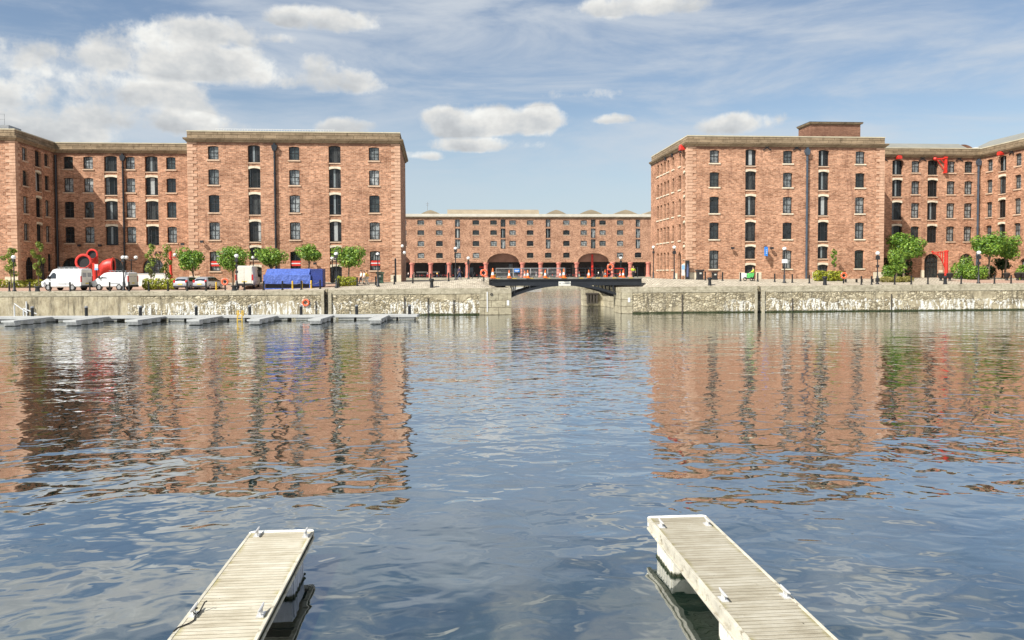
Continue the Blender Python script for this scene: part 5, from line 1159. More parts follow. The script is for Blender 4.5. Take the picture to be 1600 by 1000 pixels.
def van(label, px, Y, rz, L=5.5, roofz=2.55, rack=True, body=WHITE, barn='grey'):
    X = gx(px, Y); r = thing('parked_van', label, 'van', (X, Y, gz(X, Y)), rz, 'white vans parked by the left warehouse'); f = L/2; w = .98
    m = MB(); b = -f
    loft(m, [(b, w*.97, .42, 1.3, w*.84, roofz-.06), (b+.1, w, .38, 1.3, w*.88, roofz), (f-1.9, w, .36, 1.3, w*.88, roofz), (f-1.45, w, .36, 1.28, w*.86, roofz-.10), (f-.75, w*.99, .36, 1.25, w*.82, 1.42), (f-.2, w*.93, .36, 1.0, w*.8, 1.12), (f, w*.82, .38, .8, w*.7, .88)])
    m.build('body', body, r, smooth=True)
    g = MB(); yA, yB = f-1.42, f-.82
    g.face([(-w*.74, yA+.02, roofz-.2), (w*.74, yA+.02, roofz-.2), (w*.80, yB+.05, 1.47), (-w*.80, yB+.05, 1.47)]); g.build('windscreen', DGLASS, r, recalc=False)
    # the pane follows the leaning front of the cab
    for s in (-1, 1):
        g = MB(); g.face([(s*(w+.006), f-.95, 1.34), (s*(w+.006), f-1.95, 1.34), (s*(w*.9+.012), f-1.95, roofz-.45), (s*(w*.9+.012), f-1.5, roofz-.45)]); g.build('side_window', DGLASS, r, recalc=False)
        g = MB(); g.box(min(s*w, s*(w+.2)), max(s*w, s*(w+.2)), f-1.15, f-1.05, 1.3, 1.62); g.build('mirror', BLACK, r)
        g = MB(); a, c = sorted((s*w*.99, s*w*.80)); g.box(a, c, b-.012, b+.05, .95, 1.6); g.build('tail_light', mat('tail_light_red', (.5, .02, .02), .3), r)
        g = MB(); a, c = sorted((s*w*.86, s*w*.55)); g.box(a, c, f-.17, f-.02, .84, 1.02); g.build('headlight', mat('headlamp_glass', (.6, .62, .64), .1), r)
    g = MB(); g.box(-w*.98, w*.98, b-.06, b+.15, .36, .58); g.build('bumper', BLACK, r, bevel=.03); g = MB(); g.box(-w*.86, w*.86, f-.12, f+.05, .34, .62); g.build('bumper', BLACK, r, bevel=.03)
    g = MB(); g.box(-w*.8, -.015, b-.02, b-.005, .62, roofz-.2).box(.015, w*.8, b-.02, b-.005, .62, roofz-.2); d_ = g.build('rear_door', DIRTYW, r)
    g = MB(); g.box(-w*.7, -.1, b-.03, b-.021, 1.5, roofz-.45).box(.1, w*.7, b-.03, b-.021, 1.5, roofz-.45)
    if barn != 'plain': link('rear_window', g.mesh('rear_window', GREY), d_)
    g = MB(); g.box(-.26, .26, b-.035, b-.021, .75, .87); link('number_plate', g.mesh('number_plate', mat('plate_yellow', (.7, .55, .08))), d_)
    g = MB()
    for s in (-1, 1): a, c = sorted((s*(w+.001), s*(w+.02))); g.box(a, c, b+.9, f-2.2, .72, .80)
    g.build('side_strip', GREY, r)
    g = MB()
    for s in (-1, 1):
        a, c = sorted((s*(w-.01), s*(w+.006)))
        for yy in (f-1.05, f-2.0, f-3.1): g.box(a, c, yy-.012, yy+.012, .5, 1.28)
        g.box(a, c, b+.9, f-2.0, 1.27, 1.29)
    g.build('door_seam', GREY, r)
    if rack:
        g = MB()
        for s in (-.7, .7): g.bar((s, b+.3, roofz+.16), (s, f-2.0, roofz+.16), .05)
        for k in range(5): y = b+.4+k*(L-2.6)/4; g.bar((-.75, y, roofz+.16), (.75, y, roofz+.16), .05); g.bar((-.7, y, roofz-.02), (-.7, y, roofz+.16), .04); g.bar((.7, y, roofz-.02), (.7, y, roofz+.16), .04)
        g.build('roof_rack', GREY, r)
    wheels(r, w, (b+1.05, f-.95), .36); return r
van('larger white van with a roof rack, parked in front of the red cowls', 104, 91.6, radians(76), 4.95, 2.42)
van('smaller white van parked nose left behind the lamp post, right of the red cowls', 179, 91.9, radians(78), 4.4, 2.0, True)
van('dirty white box van seen from behind, left of the blue tarpaulin stall', 388, 94.5, radians(4), 5.2, 2.6, False, DIRTYW, 'plain')
def car(label, px, Y, rz):
    X = gx(px, Y); r = thing('parked_car', label, 'car', (X, Y, gz(X, Y)), rz, 'silver hatchbacks parked by the left warehouse'); w = .87
    m = MB(); loft(m, [(-2., w*.82, .36, .62, w*.7, .74), (-1.93, w*.95, .30, .85, w*.78, .95), (-1.6, w, .26, .92, w*.76, 1.34), (-1.2, w, .25, .92, w*.72, 1.46), (.1, w, .25, .90, w*.72, 1.47), (.5, w, .25, .90, w*.72, 1.40), (1.15, w, .25, .88, w*.80, .98), (1.8, w*.93, .28, .72, w*.78, .82), (2., w*.8, .34, .6, w*.65, .68)])
    m.build('body', SILVER, r, smooth=True)
    g = MB(); g.face([(-w*.62, -1.93, 1.0), (w*.62, -1.93, 1.0), (w*.60, -1.58, 1.34), (-w*.60, -1.58, 1.34)]); g.build('rear_window', DGLASS, r, recalc=False)
    g = MB(); g.face([(-w*.62, 1.08, 1.03), (w*.62, 1.08, 1.03), (w*.58, .56, 1.37), (-w*.58, .56, 1.37)]); g.build('windscreen', DGLASS, r, recalc=False)
    for s in (-1, 1):
        g = MB(); g.face([(s*(w*.99+.01), -1.55, .97), (s*(w*.99+.01), .95, .97), (s*(w*.76+.012), .35, 1.37), (s*(w*.76+.012), -1.35, 1.37)]); g.build('side_window', DGLASS, r, recalc=False)
        g = MB(); a, c = sorted((s*w*.93, s*w*.66)); g.box(a, c, -1.98, -1.85, .82, 1.1); g.build('tail_light', mat('tail_light_red', (.5, .02, .02), .3), r)
        g = MB(); a, c = sorted((s*w*.88, s*w*.6)); g.box(a, c, 1.78, 1.93, .62, .74); g.build('headlight', mat('headlamp_glass', (.6, .62, .64), .1), r)
        g = MB(); a, c = sorted((s*(w-.02), s*(w+.15))); g.box(a, c, .72, .82, .92, 1.05); g.build('mirror', BLACK, r)
    g = MB(); g.box(-w*.86, w*.86, -2.04, -1.9, .3, .48); g.build('bumper', BLACK, r, bevel=.03)
    g = MB(); g.box(-.26, .26, -2.03, -1.99, .58, .70); g.build('number_plate', mat('plate_yellow', (.7, .55, .08)), r)
    wheels(r, w, (-1.25, 1.25), .31); return r
car('silver hatchback seen from behind, the left of the two, beside the round hedge', 294, 93.4, radians(-8)); car('silver hatchback seen from behind, the right of the two, beside the life ring', 325.5, 93.4, radians(-12))
# blue tarpaulin stall
YT = 91.6; xa, xb, xc = gx(411.5, YT), gx(485, YT), gx(504, YT); zg = gz(xa, YT)
r = thing('market_stall', 'closed stall wrapped in bright blue tarpaulin with a darker end bay', 'stall', ((xa+xb)/2, YT, zg)); hw = (xb-xa)/2
m = MB(); nx = 16; rr = random.Random(4)
def prof(t): return [(0, .62), (-.02, 1.0), (0, 1.62), (.05, 1.66), (1.1, 2.3), (1.9, 2.34), (2.3, 1.9), (2.3, .6)]
rows = [[(-hw+2*hw*k/nx + (.0 if j < 3 else .18*(1-2*k/nx)), y+rr.uniform(-.02, .02), z+rr.uniform(-.015, .015)) for j, (y, z) in enumerate(prof(0))] for k in range(nx+1)]
for a, b in zip(rows, rows[1:]):
    for j in range(len(a)-1): m.face([a[j], b[j], b[j+1], a[j+1]])
m.face(rows[0]); m.face(rows[-1]); m.build('tarpaulin', TARP, r, recalc=True)
m = MB(); m.box(-hw, -hw+.12, -.03, .1, 0, 1.66).box(hw-.12, hw, -.03, .1, 0, 1.66).box(-hw+.12, hw-.12, 0, .05, .02, .14); m.build('tarpaulin_hem', TARP, r)
m = MB(); w2 = xc-xb; m.box(hw+.02, hw+w2, .15, 2.2, .3, 2.3); m.build('end_bay', TARPD, r, bevel=.05)
m = MB(); m.box(hw+.1, hw+w2-.1, .3, 2.1, .0, .3).box(-hw+.2, hw-.2, .3, 2.1, .0, .6); m.build('chassis', BLACK, r)
# green handcart with its keeper
X = gx(1168, 95); zg = gz(X, 95); r = thing('handcart', 'small green and white handcart with one wheel showing, beside the man in yellow', 'cart', (X, 95, zg))
m = MB(); m.prism([(-.2, .35), (.55, .35), (.75, .95), (.1, .95)], 'y', -.35, .35); m.build('bin_body', GREENP, r, bevel=.03)
m = MB(); m.box(-.75, -.2, -.3, .3, .3, .95); m.build('box_body', WHITE, r, bevel=.04)
for x in (-.45, .35): m = MB(); m.torus((x, -.38, .24), .19, .05, 'y', 16, 6); m.build('wheel', TYRE, r)
m = MB(); m.bar((.6, -.25, .9), (.95, -.25, 1.05), .04).bar((.6, .25, .9), (.95, .25, 1.05), .04); m.build('handle', IRON, r)

# ================================================================== TREES, HEDGES
def leaves(m, blobs, size, rr, flat=.5):
    for (cx, cy, cz, rx, ry, rz, n) in blobs:
        for _ in range(n):
            while True:
                d = Vector((rr.uniform(-1, 1), rr.uniform(-1, 1), rr.uniform(-1, 1)))
                if .05 < d.length < 1: break
            d.normalize(); q = rr.uniform(.35, 1.)**.45
            p = Vector((cx+d.x*rx*q, cy+d.y*ry*q, cz+d.z*rz*q)); s = size*rr.uniform(.6, 1.35)
            nn = (d*.9+Vector((rr.uniform(-1, 1), rr.uniform(-1, 1), rr.uniform(-.6, 1.2)))*.8).normalized()
            u = nn.orthogonal().normalized(); a = rr.uniform(0, 6.28); w = nn.cross(u); u, w = u*cos(a)+w*sin(a), w*cos(a)-u*sin(a)
            m.face([p-u*s*.5, p-w*s*.32+nn*s*.06, p+u*s*.55, p+w*s*.32+nn*s*.06])
def tree(label, px, Y, wpx, ytop, ybot, lm, n=1400, size=.26, sparse=False, trunk=.1, name='tree', seed=None, tpx=None, blobsn=None):
    rr = random.Random(seed or int(px)); X = gx(px, Y); zb = gz(X, Y); zt = at(px, ytop, Y)[1]; zl = at(px, ybot, Y)[1]
    W = (gx(px+wpx/2, Y)-gx(px-wpx/2, Y))/2; r = thing(name, label, 'tree', (X, Y, zb), 0, 'trees on the quays')
    H = zt-zb; cl = zl-zb; rz = (H-cl)/2; cz = cl+rz
    B = blobsn or (9 if not sparse else 12); blobs = []
    for k in range(B):
        a = 2*pi*k/B*2.4+rr.uniform(0, 1); q = rr.uniform(.35, .62) if k else 0; e = rr.uniform(-.85, .7)
        s = rr.uniform(.36, .52) if not sparse else rr.uniform(.16, .28)
        q2 = q*sqrt(max(.1, 1-e*e)) if not sparse else rr.uniform(.1, .75)*sqrt(max(.05, 1-e*e*.8))
        if sparse: e = -1+.12+1.8*k/(B-1)*1.0; e = max(-.85, min(.85, e)); q2 = rr.uniform(.0, .6)*sqrt(max(.1, 1-e*e))
        if k == 0 and not sparse: blobs.append((0, 0, cz-rz*.1, W*.72, W*.68, rz*.80, int(n*.28)))
        blobs.append((cos(a)*W*q2*1.1, sin(a)*W*q2, cz+e*rz*(.78 if not sparse else .95), W*s*1.15, W*s*1.05, max(rz*s*(1.12 if not sparse else .8), .25), n//B))
    m = MB(); leaves(m, blobs, size, rr)
    tx = 0 if tpx is None else gx(tpx, Y)-X
    m.build('crown', lm, r, recalc=False)
    t = MB(); t.sweep([(tx, 0, -.1), (tx*.9+rr.uniform(-.03, .03), 0, cl*.5), (tx*.5, 0, cl*.95), (0, 0, cz)], [trunk*1.25, trunk, trunk*.8, trunk*.4], 7)
    for b in blobs[:7]: t.sweep([(tx*.5, 0, cl*.9), ((tx*.5+b[0])*.5, b[1]*.4, (cl+b[2])*.5), (b[0], b[1], b[2])], [trunk*.5, trunk*.35, trunk*.12], 5)
    t.build('trunk', BARK, r, smooth=True); return r
tree('slim sparse young tree at the far left, behind the leftmost lamp', 17, 96, 40, 386, 432, LEAF4, 800, .25, True, .06)
tree('tall narrow yellow-green young tree before the dark side arches', 60, 96, 27, 377, 434, LEAF4, 900, .25, True, .05)
tree('thin wispy young tree in front of the third recess arch, left of the red lamp', 236, 95.2, 26, 379, 434, LEAF4, 560, .23, True, .05)
tree('small spreading young tree behind the red lamp post', 259, 96, 34, 381, 436, LEAF4, 620, .24, True, .05)
tree('round bright green tree above the two silver hatchbacks', 299, 97, 48, 385, 426, LEAF2, 1700, .27, tpx=304)
tree('wide round tree beside the box van, with a lamp globe in front', 364, 97, 58, 384, 423, LEAF1, 1900, .27, tpx=364)
tree('round tree behind the left end of the blue stall', 424, 97.5, 50, 382, 419, LEAF1, 1600, .27)
tree('smaller tree behind the right end of the blue stall', 485, 97.5, 44, 380, 410, LEAF1, 1300, .27, tpx=482)
tree('round tree above the yellow-green hedge near the strollers', 547, 97, 54, 379, 417, LEAF1, 1800, .27, tpx=544)
tree('slim sapling against the brick beside the second loading slot', 1303, 101.5, 14, 389, 417, LEAF2, 260, .24, True, .04)
tree('large dense tree at the inner corner of the recessed right wing', 1415, 104, 56, 362, 408, LEAF2, 2600, .3, trunk=.12, tpx=1412)
tree('upright lighter tree in front of the dense corner tree', 1402, 99, 32, 384, 426, LEAF1, 1300, .26, tpx=1400)
tree('left of the twin bushy trees near the right edge', 1546, 99, 56, 361, 404, LEAF2, 2300, .29, tpx=1545, trunk=.13)
tree('right of the twin bushy trees near the right edge', 1574, 100, 40, 364, 407, LEAF2, 1600, .29, tpx=1570, trunk=.12)
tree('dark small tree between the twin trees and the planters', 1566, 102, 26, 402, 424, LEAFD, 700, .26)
def shrub(label, pa, pb, ytop, Y, lm, depth=1.3, n=900, size=.2, name='hedge', lumps=5, yb=None, cat=None, group='hedges and shrubs on the quays'):
    rr = random.Random(int(pa*3+7)); xa, xb = gx(pa, Y), gx(pb, Y); X = (xa+xb)/2; zb = gz(X, Y) if yb is None else at(pa, yb, Y)[1]; H = at((pa+pb)/2, ytop, Y)[1]-zb
    r = thing(name, label, cat or name, (X, Y, zb), 0, group); hw = (xb-xa)/2; blobs = []
    for k in range(lumps):
        t = (k+.5)/lumps*2-1; h = H*rr.uniform(.86, 1.06); blobs.append((t*hw*(1-.5/lumps), rr.uniform(-.15, .15), h*.47, hw/lumps*1.35, depth/2, h*.56, n//lumps))
    m = MB(); leaves(m, blobs, size, rr); m.build('foliage', lm, r, recalc=False)
    t = MB(); 
    for b in blobs: 
        for s in (-.25, .2): t.sweep([(b[0]+s*.3, b[1], -.05), (b[0]+s, b[1]+.1*s, H*.7)], [.03, .012], 5)
    t.build('stem', BARK, r); return r
shrub('low clipped hedge at the far left behind the first bollards', -12, 68, 436, 97, LEAF3, 1.2, 1500, .2, lumps=9)
shrub('round-topped yellow-green hedge between the smaller van and the silver cars', 222, 278, 433.5, 93.3, LEAF3, 1.5, 2000, .22, lumps=6)
shrub('yellow-green hedge beside the strollers', 523, 560, 431.5, 93.5, LEAF3, 1.3, 1300, .22, lumps=4)
shrub('bright yellow hedge in front of the right warehouse, behind the mooring post', 1269, 1320, 422.5, 97.5, LEAF3, 1.3, 1900, .22, lumps=5)
shrub('left of the three olive mounds of shrub right of the warehouse corner', 1376, 1394, 431, 95, LEAFR, 1.2, 500, .18, 'shrub', 1); shrub('middle one of the three olive mounds of shrub', 1392, 1410, 432, 95, LEAFR, 1.2, 500, .18, 'shrub', 1); shrub('right one of the three olive mounds of shrub', 1408, 1426, 430.5, 95.2, LEAFR, 1.2, 500, .18, 'shrub', 1)
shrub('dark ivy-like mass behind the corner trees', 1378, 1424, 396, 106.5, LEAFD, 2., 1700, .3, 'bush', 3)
shrub('leafy bush left of the corner trees against the warehouse stones', 1379, 1396, 414, 100.5, LEAF2, 1.4, 600, .24, 'bush', 2)
shrub('loose bright bush left part before the second arch', 1488, 1522, 411, 100, LEAF2, 1.8, 1400, .26, 'bush', 3)
shrub('dense bright bush right of the second arch beside the lamp', 1508, 1542, 413, 98.8, LEAF1, 1.8, 1400, .26, 'bush', 3)
shrub('tall pale bush covering the second arch', 1500, 1520, 399, 103, LEAF1, 1.5, 800, .26, 'bush', 2)
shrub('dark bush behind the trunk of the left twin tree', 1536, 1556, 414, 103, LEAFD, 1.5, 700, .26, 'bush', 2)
shrub('bright bush cut by the right edge of the picture', 1588, 1612, 412, 98.5, LEAF1, 1.6, 1000, .26, 'bush', 2)

# ================================================================== PEOPLE
def skinned(name, joints, edges, radii, matl, parent, sub_=1):
    me = bpy.data.meshes.new(name); me.from_pydata(joints, edges, []); o = bpy.data.objects.new(name, me); C.objects.link(o)
    sk = o.modifiers.new('s', 'SKIN'); sv = me.skin_vertices[0].data
    for i, r_ in enumerate(radii): sv[i].radius = (r_ if isinstance(r_, tuple) else (r_, r_))
    sv[0].use_root = True
    ss = o.modifiers.new('u', 'SUBSURF'); ss.levels = sub_; ss.render_levels = sub_
    dg = bpy.context.evaluated_depsgraph_get(); nm = bpy.data.meshes.new_from_object(o.evaluated_get(dg)); bpy.data.objects.remove(o)
    nm.materials.clear(); nm.materials.append(matl); nm.polygons.foreach_set('use_smooth', [True]*len(nm.polygons))
    return link(name, nm, parent)
def person(label, px, Y, rz, top, legs, pose='walk', h=1.74, legc=None, z=None):
    X = gx(px, Y); r = thing('person', label, 'person', (X, Y, gz(X, Y) if z is None else z), rz, 'people on the quays'); s = h/1.74
    st = .26 if pose == 'walk' else .06; sw = .22 if pose == 'walk' else .05
    J = [(0, 0, .95), (0, 0, 1.15), (0, -.01, 1.38), (0, -.02, 1.49), (0, -.03, 1.58), (0, -.04, 1.70)]; R = [(.15, .11), (.13, .1), (.16, .1), .052, .085, .07]; E = [(0, 1), (1, 2), (2, 3), (3, 4), (4, 5)]
    def add(p, rad, fr): J.append(p); R.append(rad); E.append((fr, len(J)-1)); return len(J)-1
    hands = []
    for sd, ph in ((-1, 1), (1, -1)):
        a = add((sd*.10, 0, .90), .085, 0); a = add((sd*.11, -ph*st*.5-.02, .50), .055, a); a = add((sd*.11, -ph*st+(.06 if ph < 0 else 0), .09), .037, a); add((sd*.12, -ph*st-.14+(.06 if ph < 0 else 0), .03), .03, a)
        a = add((sd*.19, 0, 1.41), .055, 2)
        if pose == 'push': e, w_ = (sd*.22, -.12, 1.16), (sd*.18, -.40, 1.05)
        else: e, w_ = (sd*.25, ph*sw*.4, 1.15), (sd*.26, ph*sw-.08, .92)
        a = add(e, .04, a); a = add(w_, .027, a); dv = (Vector(w_)-Vector(e)).normalized(); p = Vector(w_)+dv*.07; a = add(tuple(p), .03, a)
        for k, q in enumerate((-.03, -.011, .009, .028)):
            b = add(tuple(p+Vector((-sd*.005, q, 0))+dv*.045), .0085, a); add(tuple(p+Vector((-sd*.02, q, 0))+dv*(.08-.006*abs(k-1.5))), .0075, b)
        add(tuple(p+Vector((-sd*.01, -.045, 0))+dv*.01), .009, a)
    body = skinned('body', [tuple(c*s for c in j) for j in J], E, R, SKIN, r)
    # face
    f = MB(); f.box(-.012, .012, -.135, -.115, 1.60, 1.64); f.box(-.025, .025, -.122, -.112, 1.565, 1.573)
    for sd in (-1, 1): f.ball(sd*.03, -.115, 1.65, .01, 6); f.ball(sd*.088, -.03, 1.63, .02, 6)
    f.v = [tuple(c*s for c in v) for v in f.v]; f.build('face_features', SKIN, r)
    hm = MB(); hm.lathe([(.098, 0), (.102, .05), (.085, .10), (.04, .125)], 0, -.025, 1.645, 12); hm.v = [(x*s, (y+.015)*s, z_*s) for x, y, z_ in hm.v]; hm.build('hair', HAIR, r, smooth=True)
    # clothes follow the body with a little ease
    TJ = [(0, 0, .96), (0, 0, 1.18), (0, 0, 1.39)]; TE = [(0, 1), (1, 2)]; TR = [(.175, .135), (.16, .125), (.185, .125)]
    k0 = 14-8
    for sd, ph in ((-1, 1), (1, -1)):
        if pose == 'push': e, w_ = (sd*.22, -.12, 1.16), (sd*.20, -.27, 1.10)
        else: e, w_ = (sd*.25, ph*sw*.4, 1.17), (sd*.255, ph*sw*.7-.04, 1.05)
        TJ.append((sd*.19, 0, 1.41)); TR.append(.072); TE.append((2, len(TJ)-1)); TJ.append(e); TR.append(.056); TE.append((len(TJ)-2, len(TJ)-1)); TJ.append(w_); TR.append(.05); TE.append((len(TJ)-2, len(TJ)-1))
    skinned('shirt', [tuple(c*s for c in j) for j in TJ], TE, TR, top, r)
    LJ = [(0, 0, .94)]; LE = []; LR = [(.165, .13)]
    for sd, ph in ((-1, 1), (1, -1)):
        LJ.append((sd*.10, 0, .88)); LR.append(.105); LE.append((0, len(LJ)-1)); LJ.append((sd*.11, -ph*st*.5-.02, .50)); LR.append(.075); LE.append((len(LJ)-2, len(LJ)-1))
        LJ.append((sd*.11, -ph*st+(.06 if ph < 0 else 0), .12)); LR.append(.06); LE.append((len(LJ)-2, len(LJ)-1))
    skinned('trousers', [tuple(c*s for c in j) for j in LJ], LE, LR, legs, r)
    sh = MB()
    for sd, ph in ((-1, 1), (1, -1)): y = -ph*st+(.06 if ph < 0 else 0); sh.box(sd*.11-.05, sd*.11+.05, y-.2, y+.08, 0, .09)
    sh.v = [tuple(c*s for c in v) for v in sh.v]; sh.build('shoe', BLACK, r, bevel=.02); return r
cw = mat('white_cotton', (.78, .78, .76), .8); cy = mat('yellow_cotton', (.80, .52, .10), .8); cp = mat('pale_green_cotton', (.60, .74, .66), .8); dk = mat('dark_cloth', (.04, .04, .05), .9); kh = mat('khaki_cloth', (.42, .36, .28), .9); pu = mat('purple_cloth', (.09, .06, .13), .9); nv = mat('navy_cloth', (.05, .07, .14), .9); whc = mat('light_trousers', (.66, .62, .56), .9)
person('man in a pale green shirt and dark trousers, leftmost of the three strollers', 564.2, 92.6, radians(-60), cp, dk)
person('woman in a white top and khaki trousers, middle one of the three strollers', 569.0, 92.2, radians(-70), cw, kh, h=1.66)
person('person in a yellow top and pale trousers, rightmost of the three strollers', 573.2, 92.7, radians(-110), cy, whc, h=1.7)
person('man in a dark purple top striding along the ramp left of the bridge', 717.8, 104, radians(80), pu, nv, h=1.8)
person('worker in a high visibility vest beyond the right end of the bridge', 989.5, 108, radians(20), HIVIS, dk, 'stand', 1.78)
person('man in a yellow high visibility vest standing at the green handcart', 1177, 95.2, radians(-100), HIVIS, dk, 'push', 1.72)
# far colonnade: cafe tables and visitors, and the railing of the far quay
def cafe():
    r = thing('cafe_table', 'small round cafe table with two chairs under the far pink colonnade', 'cafe table', (0, 0, 0), 0, 'cafe tables under the far colonnade')
    m = MB(); m.lathe([(.45, .7), (.45, .74)], n=12).lathe([(.04, .02), (.04, .7)], n=6).lathe([(.25, 0), (.25, .02)], n=8); m.build('table', GREY, r); return r
def chair():
    r = thing('cafe_chair', 'metal cafe chair beside a table under the far pink colonnade', 'chair', (0, 0, 0), 0, 'cafe chairs under the far colonnade')
    m = MB(); m.box(-.22, .22, -.22, .22, .42, .46); m.build('seat', GALV, r); m = MB(); m.box(-.22, .22, .19, .23, .46, .9); m.build('backrest', RED, r)
    for a in (-.19, .19):
        for b in (-.19, .19): m = MB(); m.box(a-.02, a+.02, b-.02, b+.02, 0, .42); m.build('leg', IRON, r)
    return r
T0 = cafe(); H0 = chair(); first = True; rr = random.Random(9)
for k, px in enumerate([651, 656, 664, 673, 678, 690, 697, 703, 750, 806, 828, 868, 890, 902, 922, 934, 960]):
    Y = YF-rr.uniform(.8, 3.); X = gx(px, Y)
    if first: T0.location = (X, Y, 3.3)
    else: dup(T0, (X, Y, 3.3))
    for s in (-1, 1):
        if first and s < 0: H0.location = (X-.75, Y, 3.3); H0.rotation_euler.z = pi/2
        else: dup(H0, (X+s*.75, Y+rr.uniform(-.2, .2), 3.3), -s*pi/2+rr.uniform(-.4, .4))
    first = False
m = MB(); x = -12.
while x < 66: m.sweep([(x, 233, 3.3), (x, 233, 4.35)], .05, 6).ball(x, 233, 4.42, .09, 6); x += 2.4
for h in (.45, .95): m.box(-12, 66, 232.98, 233.02, 3.3+h, 3.35+h)
tag(m.build('quay_railing', IRON), 'black railing along the far quay in front of the pink columns', 'railing')
pcols = [cw, dk, nv, cy, kh, pu, cp, mat('red_cloth', (.5, .04, .04), .9)]
for k, (px, Y) in enumerate([(638, 236), (647, 236.5), (668, 235), (683, 236), (770, 235.5), (838, 236), (846, 236), (905, 235), (935, 236), (942, 236.3)]):
    person(['distant visitor in white left of the first pink column', 'distant visitor in dark clothes beside the first pink column', 'distant visitor between the first and second pink columns, left one', 'distant visitor right of the second pink column', 'distant visitor beyond the left end of the barriers', 'distant visitor beyond the middle of the bridge, left of two', 'distant visitor beyond the middle of the bridge, right of two', 'distant visitor below the second big arch, left one', 'distant visitor in light clothes right of the second big arch post', 'distant visitor in the darkest clothes right of the second big arch'][k], px, Y, rr.uniform(0, 6), pcols[k % 8], pcols[(k*3+1) % 8], 'stand' if k % 2 else 'walk', z=3.3)

# ================================================================== SKY, CLOUDS, SUN
SUN = Vector((-12.9, -10.3, 17.)).normalized()
W = bpy.data.worlds.new("World"); SC.world = W; W.use_nodes = True; nt = NT(W.node_tree)
bg = nt.n['Background']; sky = nt.n.new('ShaderNodeTexSky'); sky.sky_type = 'NISHITA'; sky.sun_disc = False
sky.sun_elevation = asin(SUN.z); sky.sun_rotation = atan2(SUN.x, SUN.y); sky.air_density = 1.0; sky.dust_density = .6; sky.ozone_density = 1.6
tc = nt.n.new('ShaderNodeTexCoord'); dv = tc.outputs['Generated']
x, y, z = nt.sep(dv)
az = nt.m('ARCTAN2', x, y); el = nt.m('ARCSINE', z)
nz = nt.noise(dv, 13., 6, .62, .25); nf = nt.noise(dv, 60., 3, .65)
vb = nt.n.new('ShaderNodeTexVoronoi'); vb.feature = 'SMOOTH_F1'; vb.inputs['Scale'].default_value = 21.; vb.inputs['Smoothness'].default_value = .45
nt.put(vb.inputs['Vector'], dv)
wob = nt.m('ADD', nt.m('ADD', nt.m('MULTIPLY', nt.m('SUBTRACT', nz, .5), 3.2), nt.m('MULTIPLY', nt.m('SUBTRACT', nf, .5), 1.3)), nt.m('MULTIPLY', nt.m('SUBTRACT', .55, vb.outputs[0]), 1.7))
blobs = [(325, 52, 85, 30), (250, 72, 95, 36), (390, 116, 85, 30), (330, 100, 100, 34), (215, 100, 105, 34), (290, 96, 130, 38), (430, 124, 50, 20), (530, 124, 70, 30), (508, 104, 45, 26), (500, 34, 78, 22), (455, 30, 50, 18), (440, 62, 50, 12),
         (30, 145, 105, 34), (150, 140, 100, 34), (230, 155, 85, 34), (60, 200, 100, 32), (250, 192, 105, 24), (130, 175, 130, 34), (548, 199, 50, 16), (720, 198, 80, 30), (790, 194, 88, 26), (850, 188, 50, 22), (690, 184, 46, 18),
         (735, 228, 88, 14), (652, 244, 42, 11), (930, 14, 60, 18), (1015, 10, 95, 21), (912, 147, 62, 16), (1140, 197, 72, 20), (1075, 170, 70, 11), (960, 188, 55, 10), (-150, 90, 160, 50), 
         (150, -90, 330, 80), (380, -230, 300, 60), (1350, -70, 240, 22), (1120, -150, 200, 26), (760, -210, 170, 30), (1500, -200, 200, 40)]
f = None; sw = None; st = None
for px, py, rx, ry in blobs:
    d = ray(px, py).normalized(); a = atan2(d.x, d.y); e = asin(d.z); sa = rx/F; se = ry/F
    weak = .6 if (px, py) in ((1075, 170), (960, 188), (912, 147), (440, 62)) or py < -40 else 1.
    if (px, py) in ((912, 147), (1075, 170), (960, 188)): weak = .38
    da = nt.m('MULTIPLY', nt.m('SUBTRACT', az, a), 1/sa); de = nt.m('MULTIPLY', nt.m('SUBTRACT', el, e), 1/se)
    deb = nt.m('MULTIPLY', nt.m('MINIMUM', de, 0.), 1.5); de2 = nt.m('ADD', nt.m('MAXIMUM', de, 0.), deb)
    v_ = nt.m('SUBTRACT', weak, nt.m('ADD', nt.m('MULTIPLY', da, da), nt.m('MULTIPLY', de2, de2)))
    vc = nt.m('MAXIMUM', v_, 0.); t_ = nt.m('MULTIPLY', vc, de)
    f = v_ if f is None else nt.m('SMOOTH_MAX', f, v_, .35); sw = vc if sw is None else nt.m('ADD', sw, vc); st = t_ if st is None else nt.m('ADD', st, t_)
dens = nt.m('ADD', f, wob)
cum = nt.smooth(dens, -.12, .95)
rel = nt.m('DIVIDE', st, nt.m('ADD', sw, .15))
lit = nt.m('ADD', nt.m('MULTIPLY', rel, .55), nt.m('ADD', nt.m('MULTIPLY', nt.m('SUBTRACT', nt.noise(nt.map(dv, (1, 1, 1.6), (.01, .0, .012)), 14., 4, .6), .5), 2.2), nt.m('MULTIPLY', nt.m('SUBTRACT', 1.1, dens), .25)))
ccol = nt.ramp(nt.m('ADD', lit, .45), [(.0, (.52, .54, .56)), (.34, (.64, .66, .67)), (.62, (.78, .78, .76)), (1., (.97, .97, .93))])
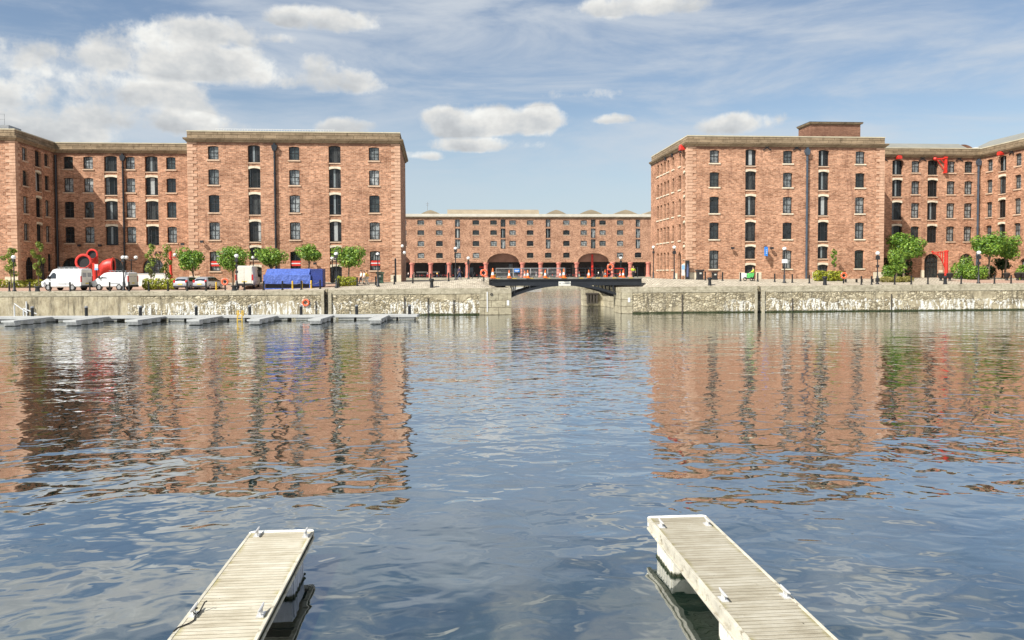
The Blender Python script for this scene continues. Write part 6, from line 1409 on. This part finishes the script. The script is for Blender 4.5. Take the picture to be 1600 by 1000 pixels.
# high thin veils, streaked; greyer towards the upper left
wis = nt.noise(nt.map(dv, (1.6, 1.6, 7.), (0, 0, 0), (0, .22, 0)), 2.2, 6, .6, .5)
veil = nt.m('MULTIPLY', nt.smooth(wis, .32, .70), nt.smooth(el, .05, .2))
veil = nt.m('MULTIPLY', veil, nt.m('SUBTRACT', .85, nt.m('MULTIPLY', nt.smooth(el, .32, .5), .45)))
upl = nt.m('MULTIPLY', nt.smooth(el, .30, .46), nt.m('MULTIPLY', nt.smooth(nt.noise(dv, 5.5, 7, .6), .46, .60), .75))
back = nt.m('MULTIPLY', nt.smooth(y, .1, -.3), nt.smooth(nt.noise(dv, 3., 6, .6), .42, .6))
C_ = lambda c: (c[0], c[1], c[2])
skyc = nt.mix(1., sky.outputs[0], (1.02, .97, .94), 'MULTIPLY')
K = 8.4
def scale(c, k): 
    n = nt.n.new('ShaderNodeVectorMath'); n.operation = 'SCALE'; nt.put(n.inputs[0], c); n.inputs['Scale'].default_value = k; return n.outputs[0]
skyc = nt.mix(nt.m('MULTIPLY', nt.smooth(el, .21, .0), .85), skyc, scale((.63, .77, .90), K*.80))
col = nt.mix(veil, skyc, scale((.80, .86, .93), K*.76))
col = nt.mix(upl, col, scale((.66, .68, .70), K*.85))
col = nt.mix(nt.m('MULTIPLY', back, .8), col, scale((.9, .9, .9), K*.8))
col = nt.mix(nt.m('MULTIPLY', cum, .97), col, scale(ccol, K*.94))
nt.put(bg.inputs[0], col); bg.inputs[1].default_value = .088
W.cycles.sampling_method = 'MANUAL'; W.cycles.sample_map_resolution = 512
sl = bpy.data.lights.new('sun', 'SUN'); sl.energy = 5.0; sl.angle = radians(.5); sl.color = (1., .955, .88)
so = bpy.data.objects.new('sun', sl); C.objects.link(so); so.rotation_euler = (-SUN).to_track_quat('-Z', 'Y').to_euler(); so.location = SUN*200

vs = SC.view_settings; vs.view_transform = 'Standard'; vs.look = 'None'; vs.gamma = 1; vs.exposure = .52; vs.use_curve_mapping = False
SC.render.engine = 'CYCLES'; SC.cycles.max_bounces = 5; SC.cycles.diffuse_bounces = 2; SC.cycles.glossy_bounces = 3; SC.cycles.use_adaptive_sampling = True; SC.cycles.adaptive_threshold = .015; SC.cycles.use_denoising = True
SC.cycles.sample_clamp_indirect = 4.
